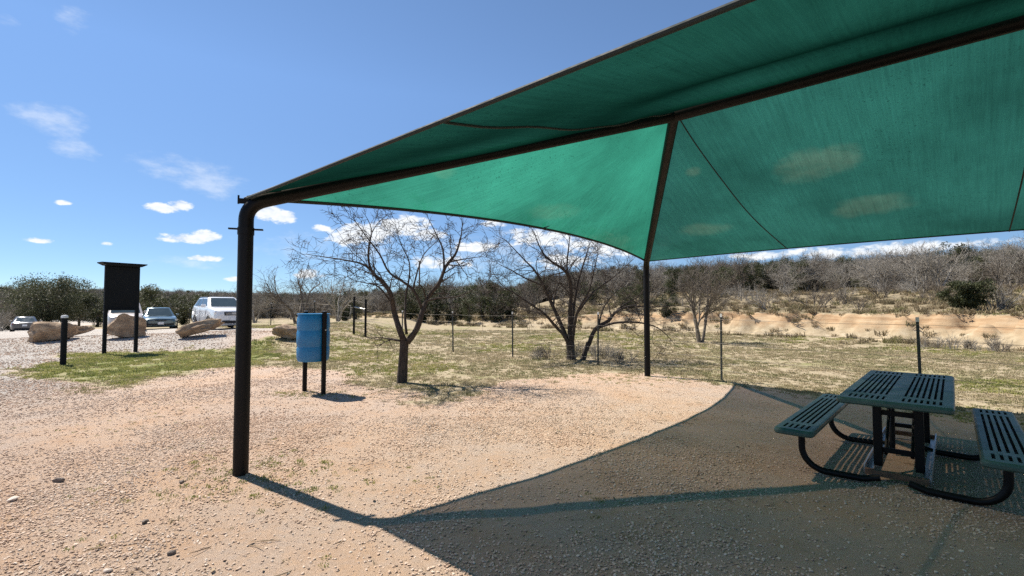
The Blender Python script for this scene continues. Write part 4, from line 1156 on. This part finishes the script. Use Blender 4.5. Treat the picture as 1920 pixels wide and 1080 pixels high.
def evergreen(seed, w, h, clumps, leaves, size, mat, base=0.05):
    r = random.Random(seed); fo = MB(); wd = MB()
    wd.tube([(0, 0, -0.1), (r.uniform(-0.1, 0.1), r.uniform(-0.1, 0.1), h * 0.4), (0, 0, h * 0.75)], [0.05 * h ** 0.7, 0.04 * h ** 0.7, 0.012], 7)
    for k in range(clumps):
        u = r.random(); z = h * (base + (0.93 - base) * u)
        prof = math.sin(math.pi * min(1, 0.22 + 0.78 * (1 - u) ** 0.8)) ** 0.7 if base < 0.15 else math.sqrt(max(0, 1 - (2 * u - 0.9) ** 2 * 0.8))
        a_ = r.uniform(0, 6.28); d = w / 2 * prof * r.uniform(0.35, 1.0) * (1 + 0.2 * math.sin(a_ * 2 + seed) + 0.14 * math.sin(a_ * 5 + seed * 2))
        c = Vector((math.cos(a_) * d, math.sin(a_) * d, z))
        cr = (0.09 + 0.09 * r.random()) * (w + h) / 2
        foliage(fo, r, c, Vector((cr, cr, cr * r.uniform(0.6, 1.0))), leaves, size)
        wd.tube([(0, 0, max(0.1, z * 0.6)), c * 0.6 + Vector((0, 0, z * 0.32)), c], [0.025, 0.018, 0.006], 4, False)
    return fo.mesh('crown', mat), wd.mesh('trunk', 'bark_brown', True)
JUN = [evergreen(400 + k, w, h, 46, 90, 0.10, 'juniper_leaf') for k, (w, h) in enumerate(((2.6, 3.2), (2.2, 3.8), (3.2, 2.8)))]
OAK = [evergreen(420, 8.2, 6.0, 170, 130, 0.13, 'oak_leaf', 0.14), evergreen(421, 6.0, 5.2, 90, 100, 0.13, 'oak_leaf', 0.22)]
BUSHJ = evergreen(430, 1.75, 1.35, 95, 170, 0.06, 'juniper_leaf', 0.02)
def put_evergreen(kit, loc, s, rz, name, label, cat, group=None):
    root = empty(name, loc, rz); root.scale = s; tag(root, label, cat, group)
    for nm, me in zip(('crown', 'trunk'), kit):
        ob = bpy.data.objects.new(nm, me); COL.objects.link(ob); ob.parent = root
    return root
def at_depth(px, depth): return on((px - 960) / F * depth, depth)
put_evergreen(OAK[0], at_depth(92, 54) , (1.0, 1.0, 0.98), 0.4, 'live_oak_tree', 'broad dark evergreen tree beyond the parked cars at far left', 'tree')
put_evergreen(OAK[1], at_depth(150, 62), (1.0, 1.0, 0.9), 1.4, 'live_oak_tree', 'lower dark evergreen tree right of the broad one, left of the notice board', 'tree')
put_evergreen(BUSHJ, at_depth(1813, 22.5), (1, 1, 1), 0.3, 'juniper_bush', 'rounded dark green bush alone on top of the sandy bank', 'bush')
jl = 'dark juniper in the row behind the parked cars'
for k, (px, d, s) in enumerate(((20, 60, 1.0), (185, 56, 1.1), (222, 52, 1.1), (262, 50, 1.15), (290, 47, 1.15), (318, 46, 1.2), (345, 49, 1.0), (375, 46, 0.9), (395, 52, 1.1), (60, 66, 1.2), (240, 62, 1.3))):
    put_evergreen(JUN[k % 3], at_depth(px, d), (s, s, s * rng.uniform(0.85, 1.1)), rng.uniform(0, 6.28), 'juniper_tree', jl, 'tree', 'junipers behind the car park')
jl = 'dark juniper in the thicket beyond the fence behind the bare trees'
for k, (px, d, s) in enumerate(((648, 38, 0.85), (668, 41, 0.7), (770, 44, 1.0), (792, 43, 1.05), (818, 45, 1.1), (846, 44, 0.9), (868, 46, 1.0), (905, 43, 0.95), (930, 42, 1.05), (956, 44, 0.9), (880, 41, 0.6), (1178, 36, 0.75), (1248, 33, 0.6), (1205, 40, 0.8), (1110, 46, 0.8))):
    put_evergreen(JUN[k % 3], at_depth(px, d), (s, s, s * rng.uniform(0.85, 1.1)), rng.uniform(0, 6.28), 'juniper_tree', jl, 'tree', 'junipers beyond the fence')
jl = 'dark juniper among the bare trees on the hillside'
for k, (px, d, s) in enumerate(((1405, 47, 0.9), (1500, 46, 1.0), (1515, 52, 1.0), (1640, 48, 0.75), (1780, 44, 1.25), (1815, 46, 1.1), (1760, 50, 1.2), (1845, 42, 0.8), (1890, 47, 1.2), (1350, 46, 0.9), (1590, 56, 1.2), (1930, 40, 1.0), (1440, 50, 1.1), (1465, 55, 1.2), (1555, 49, 0.7), (1690, 52, 1.0), (1720, 47, 0.7), (1865, 52, 1.3), (1300, 50, 0.9), (1260, 46, 0.8), (1615, 46, 0.5))):
    put_evergreen(JUN[k % 3], at_depth(px, d), (s, s, s * rng.uniform(0.9, 1.15)), rng.uniform(0, 6.28), 'juniper_tree', jl, 'tree', 'junipers on the hillside')

# bare trees standing on the hillside: each its own thing
BARE = [bare_mesh(500 + k, 4.0, 3 + k % 3, ('bark_grey', 'bark_grey', 'bark_brown')[k % 3], FAR, 0.55) for k in range(6)]
BARB = [bare_mesh(520 + k, 1.6, 6, ('bark_brown', 'bark_grey')[k % 2], BUSH, 0.9) for k in range(4)]
def put_bare(me, loc, s, label, group, name='bare_tree', cat='tree'):
    ob = bpy.data.objects.new(name, me); COL.objects.link(ob); ob.location = loc; ob.scale = (s, s, s * rng.uniform(0.85, 1.15)); ob.rotation_euler = (0, 0, rng.uniform(0, 6.28))
    tag(ob, label, cat, group); return ob
def sbank(x, y): return float(line_sd(np.array([x]), np.array([y]), BANK)[0])
cnt = 0
for k in range(2000):
    if cnt >= 110: break
    px = rng.uniform(1000, 2080); d = rng.uniform(26, 62); x = (px - 960) / F * d; s = sbank(x, d)
    if s < 19 + rng.uniform(-2, 4) or s > 36: continue
    cnt += 1
    put_bare(BARE[rng.randrange(6)], on(x, d), rng.uniform(0.7, 1.12), 'leafless grey tree in the wood on the hillside', 'leafless trees on the hillside')
cnt = 0
for k in range(2000):
    if cnt >= 36: break
    px = rng.uniform(470, 1010); d = rng.uniform(38, 60); x = (px - 960) / F * d; s = sbank(x, d)
    if s < 2: continue
    cnt += 1
    put_bare(BARE[rng.randrange(6)], on(x, d), rng.uniform(0.45, 0.85), 'low leafless tree in the scrub beyond the fence', 'leafless scrub beyond the fence')
for px, d in ((4, 55), (28, 58), (8, 62), (42, 64), (400, 50), (420, 48), (455, 52)):
    put_bare(BARE[rng.randrange(6)], at_depth(px, d), rng.uniform(0.7, 1.0), 'leafless tree at the back of the car park', 'leafless trees behind the car park')
# bushes on the grassy shelf above the bank
for px, d, s, lab in ((1530, 30, 1.25, 'bare bush on the grassy shelf above the bank, nearest the middle'), (1576, 31, 1.1, 'bare spreading bush right beside the middle one above the bank'), (1440, 31, 1.2, 'thin bare bush above the bank just right of the far shelter post'),
                      (1655, 32, 1.0, 'bare bush above the bank left of the fence post behind the table'), (1730, 33, 1.2, 'bare bush above the bank left of the rounded dark bush'), (1885, 27, 0.9, 'bare bush at the right edge above the bank')):
    put_bare(BARB[rng.randrange(4)], at_depth(px, d), s, lab, None, 'bare_bush', 'bush')
cnt = 0
for k in range(3000):
    if cnt >= 90: break
    px = rng.uniform(980, 2050); d = rng.uniform(20, 52); x = (px - 960) / F * d; s = sbank(x, d)
    if s < 4 or s > 22 or (s < 14 and rng.random() < 0.6): continue
    cnt += 1
    put_bare(BARB[rng.randrange(4)], on(x, d), rng.uniform(0.35, 0.95), 'low bare bush in the scrub above the bank', 'low scrub above the bank', 'bare_bush', 'bush')
for k in range(16):
    px = 1740 + rng.uniform(-20, 170); d = 18.6 - (px - 1740) / 170 * 1.8 + rng.uniform(-0.8, 0.3)
    put_bare(BARB[rng.randrange(4)], at_depth(px, d), rng.uniform(0.2, 0.42), 'small twiggy bush at the foot of the bank on the right', 'twiggy bushes at the foot of the bank', 'bare_bush', 'bush')
for k in range(20):
    px = 1010 + rng.uniform(0, 190); d = 15.0 + rng.uniform(-0.9, 1.6) - (px - 1010) / 190 * 1.2
    put_bare(BARB[rng.randrange(4)], at_depth(px, d), rng.uniform(0.2, 0.4), 'dead brush along the fence under the many-stemmed tree', 'dead brush along the fence', 'bare_bush', 'bush')

# far wood: reads as one mass
pts, scs, ids = [], [], []
for k in range(9000):
    d = rng.uniform(45, 330) if k % 3 else rng.uniform(45, 110); x = rng.uniform(-1.35, 1.3) * d; s = sbank(x, d)
    lot = (x < -12 and d < 64 + 0.25 * abs(x))
    if lot or s < (35 if x > -2 else 14): continue
    pts.append(on(x, d)); sc_ = rng.uniform(0.8, 1.25) * (1 if d < 120 else 1.25); scs.append((sc_, sc_, sc_ * rng.uniform(0.8, 1.1))); ids.append(rng.choice((0, 1, 2, 3, 4, 5, 0, 1, 2, 3, 6, 7, 8)))
WV = BARE + [k[0] for k in JUN]
scatter('distant_wood', pts, scs, [(0, 0, rng.uniform(0, 6.28)) for _ in pts], ids, WV, 'far grey and dark green wood covering the hills', 'wood')

# tall bare pole standing in the scrub
q = at_depth(786, 62); mb = MB(); mb.tube([(0, 0, -0.2), (0.02, 0, 4), (0.0, 0, 7.6 - q.z)], [0.12, 0.10, 0.08], 10)
ob = mb.build('wooden_pole', 'bark_brown', None, True); ob.location = q; tag(ob, 'tall bare wooden pole beyond the scrub behind the lone mesquite', 'pole')

# ------------------------------------------------------------------ parked cars
simple('paint_white', (0.78, 0.79, 0.80), 0.22, 0.0, 0.04, 3.0, 0.0, 0.5, 0.8)
simple('paint_teal', (0.075, 0.125, 0.145), 0.25, 0.35, 0.08, 3.0, 0.0, 0.5, 0.8)
simple('paint_beige', (0.52, 0.47, 0.43), 0.3, 0.1, 0.06, 3.0, 0.0, 0.5, 0.6)
simple('paint_dark', (0.055, 0.062, 0.075), 0.25, 0.3, 0.1, 3.0, 0.0, 0.5, 0.8)
simple('car_glass', (0.035, 0.05, 0.052), 0.06, 0.0, 0.1, 2.0, 0.0, 0.8)
simple('car_trim', (0.015, 0.015, 0.016), 0.6, 0.0, 0.2, 8.0)
simple('tyre_rubber', (0.018, 0.018, 0.018), 0.85, 0.0, 0.3, 12.0)
simple('alloy', (0.45, 0.46, 0.48), 0.3, 0.85, 0.1, 8.0)
simple('lamp_clear', (0.70, 0.74, 0.78), 0.12, 0.3, 0.1, 6.0, 0.0, 0.8)
simple('lamp_red', (0.32, 0.012, 0.012), 0.2, 0.0, 0.15, 6.0)
simple('plate_white', (0.78, 0.79, 0.80), 0.4, 0.0, 0.05, 10.0)

def make_car(name, loc, head, label, paint, body, gh, wheels, wr, wide, suv=False, grp=None):
    """+x is forward. body: stations (x, z bottom, z top, half width); gh: greenhouse corners"""
    root = empty(name, loc, math.atan2(head[1], head[0])); tag(root, label, 'car', grp)
    mb = MB(); sec = []
    for (x, zb, zt, w) in body:
        h = zt - zb
        half = [(0.0, zb), (0.82 * w, zb), (0.955 * w, zb + 0.10 * h), (0.992 * w, zb + 0.30 * h), (w, zb + 0.52 * h), (0.985 * w, zb + 0.74 * h), (0.95 * w, zt - 0.05 * h), (0.86 * w, zt), (0.45 * w, zt + 0.018), (0.0, zt + 0.024)]
        ring = [(x, y, z) for y, z in half] + [(x, -y, z) for y, z in half[-2:0:-1]]
        sec.append(ring)
    n = len(sec[0]); o_ = 0
    for r_ in sec: mb.v += r_
    for i in range(len(sec) - 1):
        for k in range(n):
            mb.f.append((i * n + k, i * n + (k + 1) % n, (i + 1) * n + (k + 1) % n, (i + 1) * n + k)); mb.m.append(0)
    mb.f.append(tuple(range(n))); mb.f.append(tuple((len(sec) - 1) * n + k for k in range(n - 1, -1, -1))); mb.m += [0, 0]
    bo = mb.build('body', paint, root); autosmooth(bo, 32)
    # greenhouse
    (bf, br, zb_f, zb_r, wb), (tf, trr, zt, wt) = gh
    g = MB(); NS = 7
    def ring(x_f, x_r, zf, zr, w, inset=0.0):
        return [Vector((x_f, w * 0.90, zf)), Vector((x_f - 0.10, w, zf)), Vector((x_r + 0.12, w, zr)), Vector((x_r, w * 0.88, zr)), Vector((x_r, -w * 0.88, zr)), Vector((x_r + 0.12, -w, zr)), Vector((x_f - 0.10, -w, zf)), Vector((x_f, -w * 0.90, zf))]
    lo = ring(bf, br, zb_f - 0.02, zb_r - 0.02, wb); hi = ring(tf, trr, zt - 0.05, zt - 0.06, wt)
    hi2 = ring(tf - 0.10, trr + 0.08, zt - 0.015, zt - 0.02, wt * 0.92); hi3 = ring((tf + trr) / 2 + 0.4 * (tf - trr) / 2, (tf + trr) / 2 - 0.4 * (tf - trr) / 2, zt, zt, wt * 0.5)
    for a_, b_ in ((lo, hi), (hi, hi2), (hi2, hi3)):
        k0 = len(g.v); g.v += [tuple(p) for p in a_ + b_]
        for k in range(8): g.f.append((k0 + k, k0 + (k + 1) % 8, k0 + 8 + (k + 1) % 8, k0 + 8 + k)); g.m.append(0)
    k0 = len(g.v); g.v += [tuple(p) for p in hi3]; g.f.append(tuple(k0 + k for k in range(8))); g.m.append(0)
    cab = g.build('cabin', paint, root); autosmooth(cab, 38)
    def pane(a_, b_, c_, d_, fx0, fx1, fy0, fy1, nm, mat='car_glass', off=0.012):
        """quad inset on the face a b (bottom) c d (top, c above b)"""
        P = lambda u, v: (a_.lerp(b_, u)).lerp(d_.lerp(c_, u), v)
        nrm = (b_ - a_).cross(d_ - a_).normalized()
        ctr = (a_ + b_ + c_ + d_) / 4
        if nrm.dot(ctr - Vector((ctr.x * 0.5, 0, ctr.z - 0.2))) < 0: nrm = -nrm
        q = [P(fx0, fy0), P(fx1, fy0), P(fx1, fy1), P(fx0, fy1)]; m_ = MB()
        m_.add([p + nrm * off for p in q] + [p - nrm * 0.01 for p in q], [(0, 1, 2, 3), (7, 6, 5, 4), (0, 4, 5, 1), (1, 5, 6, 2), (2, 6, 7, 3), (3, 7, 4, 0)])
        return m_.build(nm, mat, root)
    pane(lo[7], lo[0], hi[0], hi[7], 0.02, 0.98, 0.09, 0.97, 'windscreen')
    pane(lo[3], lo[4], hi[4], hi[3], 0.05, 0.95, 0.14, 0.93, 'rear_window')
    for sgn, (i0, i1) in ((1, (1, 2)), (-1, (6, 5))):
        for (u0, u1) in (((0.05, 0.38), (0.41, 0.70), (0.73, 0.95)) if suv else ((0.07, 0.47), (0.50, 0.90))):
            pane(lo[i0], lo[i1], hi[i1], hi[i0], u0, u1, 0.16, 0.90, 'side_window')
    # wheels
    W2 = wide / 2
    for wx in wheels:
        for sgn in (1, -1):
            y = sgn * (W2 - 0.085); rot = Matrix.Rotation(-sgn * math.pi / 2, 3, 'X')
            arch = MB(); arch.lathe([(wr + 0.055, 0.05), (wr + 0.055, 0.100), (wr + 0.01, 0.101), (wr + 0.01, 0.05)], 28, (wx, y, wr), rot); arch.lathe([(wr + 0.01, 0.094), (0.0, 0.094)], 28, (wx, y, wr), rot)
            arch.build('wheel_arch', 'car_trim', root)
            ty = MB(); ty.lathe([(wr * 0.62, -0.11), (wr * 0.93, -0.11), (wr, -0.08), (wr, 0.085), (wr * 0.95, 0.112), (wr * 0.66, 0.118), (wr * 0.62, 0.10)], 28, (wx, y, wr), rot)
            tyre = ty.build('wheel', 'tyre_rubber', root); autosmooth(tyre, 40)
            rm = MB(); rm.lathe([(wr * 0.64, 0.108), (wr * 0.58, 0.112), (wr * 0.56, 0.06), (0.0, 0.055)], 28, (wx, y, wr), rot); rm.lathe([(wr * 0.16, 0.06), (wr * 0.15, 0.105), (0.0, 0.108)], 14, (wx, y, wr), rot)
            for k in range(5):
                q = 2 * math.pi * k / 5; d = Vector((math.cos(q), 0, math.sin(q)))
                c = Vector((wx, y + sgn * 0.095, wr)) + d * wr * 0.36
                rm.box(c, (wr * 0.46, 0.02, wr * 0.15), Matrix.Rotation(-q, 3, 'Y'))
            rm.build('rim', 'alloy', tyre)
    return root, bo

def add(root, nm, mat, boxes, bevel=0.01, parent=None):
    out = []
    for c, s in boxes:
        m_ = MB(); m_.box(c, s, None, 0, bevel); out.append(m_.build(nm, mat, parent or root))
    return out

HEAD = (0.71, -0.70)
# white SUV
suv_body = [(2.31, 0.44, 0.78, 0.62), (2.28, 0.30, 0.93, 0.74), (2.17, 0.24, 1.02, 0.84), (1.85, 0.21, 1.08, 0.885), (1.2, 0.21, 1.14, 0.90), (0.7, 0.21, 1.16, 0.90), (-0.6, 0.21, 1.17, 0.90),
            (-1.7, 0.22, 1.18, 0.90), (-2.12, 0.25, 1.16, 0.88), (-2.26, 0.34, 1.08, 0.85), (-2.30, 0.50, 0.95, 0.78)]
car, bo = make_car('parked_car', on(-15.5, 25.3), HEAD, 'white sport utility car facing right, partly hidden behind the near shelter post', 'paint_white', suv_body,
                   ((1.10, -2.16, 1.15, 1.17, 0.83), (0.22, -1.80, 1.69, 0.63)), (1.40, -1.32), 0.345, 1.80, True)
add(car, 'headlight', 'lamp_clear', [((2.13, 0.64, 0.86), (0.22, 0.38, 0.14)), ((2.13, -0.64, 0.86), (0.22, 0.38, 0.14))], 0.03)
gr = add(car, 'grille', 'car_trim', [((2.268, 0, 0.82), (0.10, 0.84, 0.18))], 0.02)[0]
add(car, 'grille_bar', 'alloy', [((2.322, 0, 0.85), (0.02, 0.72, 0.03)), ((2.322, 0, 0.78), (0.02, 0.72, 0.02)), ((2.327, 0, 0.84), (0.02, 0.16, 0.09))], 0.004, gr)
add(car, 'lower_intake', 'car_trim', [((2.235, 0, 0.42), (0.16, 1.05, 0.17))], 0.02)
add(car, 'fog_lamp_surround', 'car_trim', [((2.17, 0.70, 0.50), (0.18, 0.26, 0.14)), ((2.17, -0.70, 0.50), (0.18, 0.26, 0.14))], 0.03)
add(car, 'number_plate', 'plate_white', [((2.335, 0, 0.56), (0.02, 0.31, 0.15))], 0.003)
add(car, 'door_mirror', 'paint_white', [((0.86, 0.99, 1.22), (0.12, 0.20, 0.15)), ((0.86, -0.99, 1.22), (0.12, 0.20, 0.15))], 0.03)
add(car, 'roof_rail', 'car_trim', [((-0.85, 0.60, 1.70), (1.7, 0.04, 0.04)), ((-0.85, -0.60, 1.70), (1.7, 0.04, 0.04))], 0.01)
add(car, 'door_handle', 'alloy', [((x, s * 0.905, 0.93), (0.18, 0.02, 0.03)) for x in (0.1, -0.95) for s in (1, -1)], 0.005)
add(car, 'sill', 'car_trim', [((0.04, s * 0.885, 0.26), (1.85, 0.05, 0.10)) for s in (1, -1)], 0.01)
add(car, 'door_seam', 'car_trim', [((x, s * 0.8995, 0.72), (0.012, 0.012, 0.62)) for x in (0.82, -0.28, -1.25) for s in (1, -1)], 0.0)

# teal sedan
sed_body = [(2.32, 0.42, 0.62, 0.62), (2.28, 0.28, 0.70, 0.74), (2.12, 0.22, 0.765, 0.83), (1.7, 0.19, 0.82, 0.88), (1.05, 0.19, 0.88, 0.89), (0.4, 0.19, 0.91, 0.89), (-1.2, 0.19, 0.94, 0.89),
            (-1.8, 0.20, 0.95, 0.88), (-2.2, 0.26, 0.93, 0.83), (-2.32, 0.42, 0.85, 0.74)]
def sedan(loc, head, label, paint, white_plate=True):
    car, bo = make_car('parked_car', loc, head, label, paint, sed_body, ((0.98, -1.82, 0.885, 0.94, 0.80), (0.10, -0.98, 1.43, 0.60)), (1.40, -1.36), 0.32, 1.78)
    add(car, 'headlight', 'lamp_clear', [((2.15, s * 0.60, 0.635), (0.20, 0.40, 0.11)) for s in (1, -1)], 0.03)
    add(car, 'grille', 'car_trim', [((2.28, 0, 0.62), (0.08, 0.60, 0.09))], 0.015)
    add(car, 'bumper_strip', 'car_trim', [((2.22, 0, 0.40), (0.20, 1.36, 0.15))], 0.03)
    add(car, 'number_plate', 'plate_white', [((2.335, 0, 0.45), (0.02, 0.31, 0.15)), ((-2.335, 0, 0.66), (0.02, 0.31, 0.15))], 0.003)
    add(car, 'door_mirror', paint, [((0.80, s * 0.96, 0.97), (0.10, 0.17, 0.12)) for s in (1, -1)], 0.03)
    add(car, 'tail_light', 'lamp_red', [((-2.20, s * 0.62, 0.77), (0.20, 0.34, 0.15)) for s in (1, -1)], 0.03)
    add(car, 'rear_bumper', 'car_trim', [((-2.24, 0, 0.40), (0.16, 1.30, 0.14))], 0.03)
    return car
sedan(on(-23.2, 31.2), (0.64, -0.77), 'grey teal sedan parked between the notice board and the white car', 'paint_teal')
sedan(on(-44.6, 43.6), (-0.70, 0.71), 'dark car seen from the rear beyond the long boulder at far left', 'paint_dark')
# pale van behind the notice board
van_body = [(2.35, 0.46, 0.80, 0.70), (2.30, 0.30, 0.92, 0.80), (2.15, 0.24, 1.00, 0.88), (1.8, 0.22, 1.06, 0.93), (1.2, 0.22, 1.12, 0.95), (-1.9, 0.22, 1.15, 0.95), (-2.25, 0.26, 1.14, 0.93), (-2.35, 0.42, 1.06, 0.88)]
car, bo = make_car('parked_car', on(-22.62, 27.8), (0.64, -0.77), 'pale beige van mostly hidden behind the notice board', 'paint_beige', van_body, ((1.35, -2.28, 1.10, 1.15, 0.90), (0.55, -2.15, 1.78, 0.74)), (1.45, -1.4), 0.34, 1.90, True)
add(car, 'headlight', 'lamp_clear', [((2.14, s * 0.66, 0.84), (0.20, 0.34, 0.17)) for s in (1, -1)], 0.03)
add(car, 'grille', 'car_trim', [((2.29, 0, 0.82), (0.10, 0.70, 0.14))], 0.02)
add(car, 'bumper_strip', 'car_trim', [((2.25, 0, 0.40), (0.16, 1.30, 0.12))], 0.02)
add(car, 'door_mirror', 'paint_beige', [((1.12, s * 1.04, 1.18), (0.12, 0.18, 0.16)) for s in (1, -1)], 0.03)
car.scale = (1.0, 0.86, 0.95)
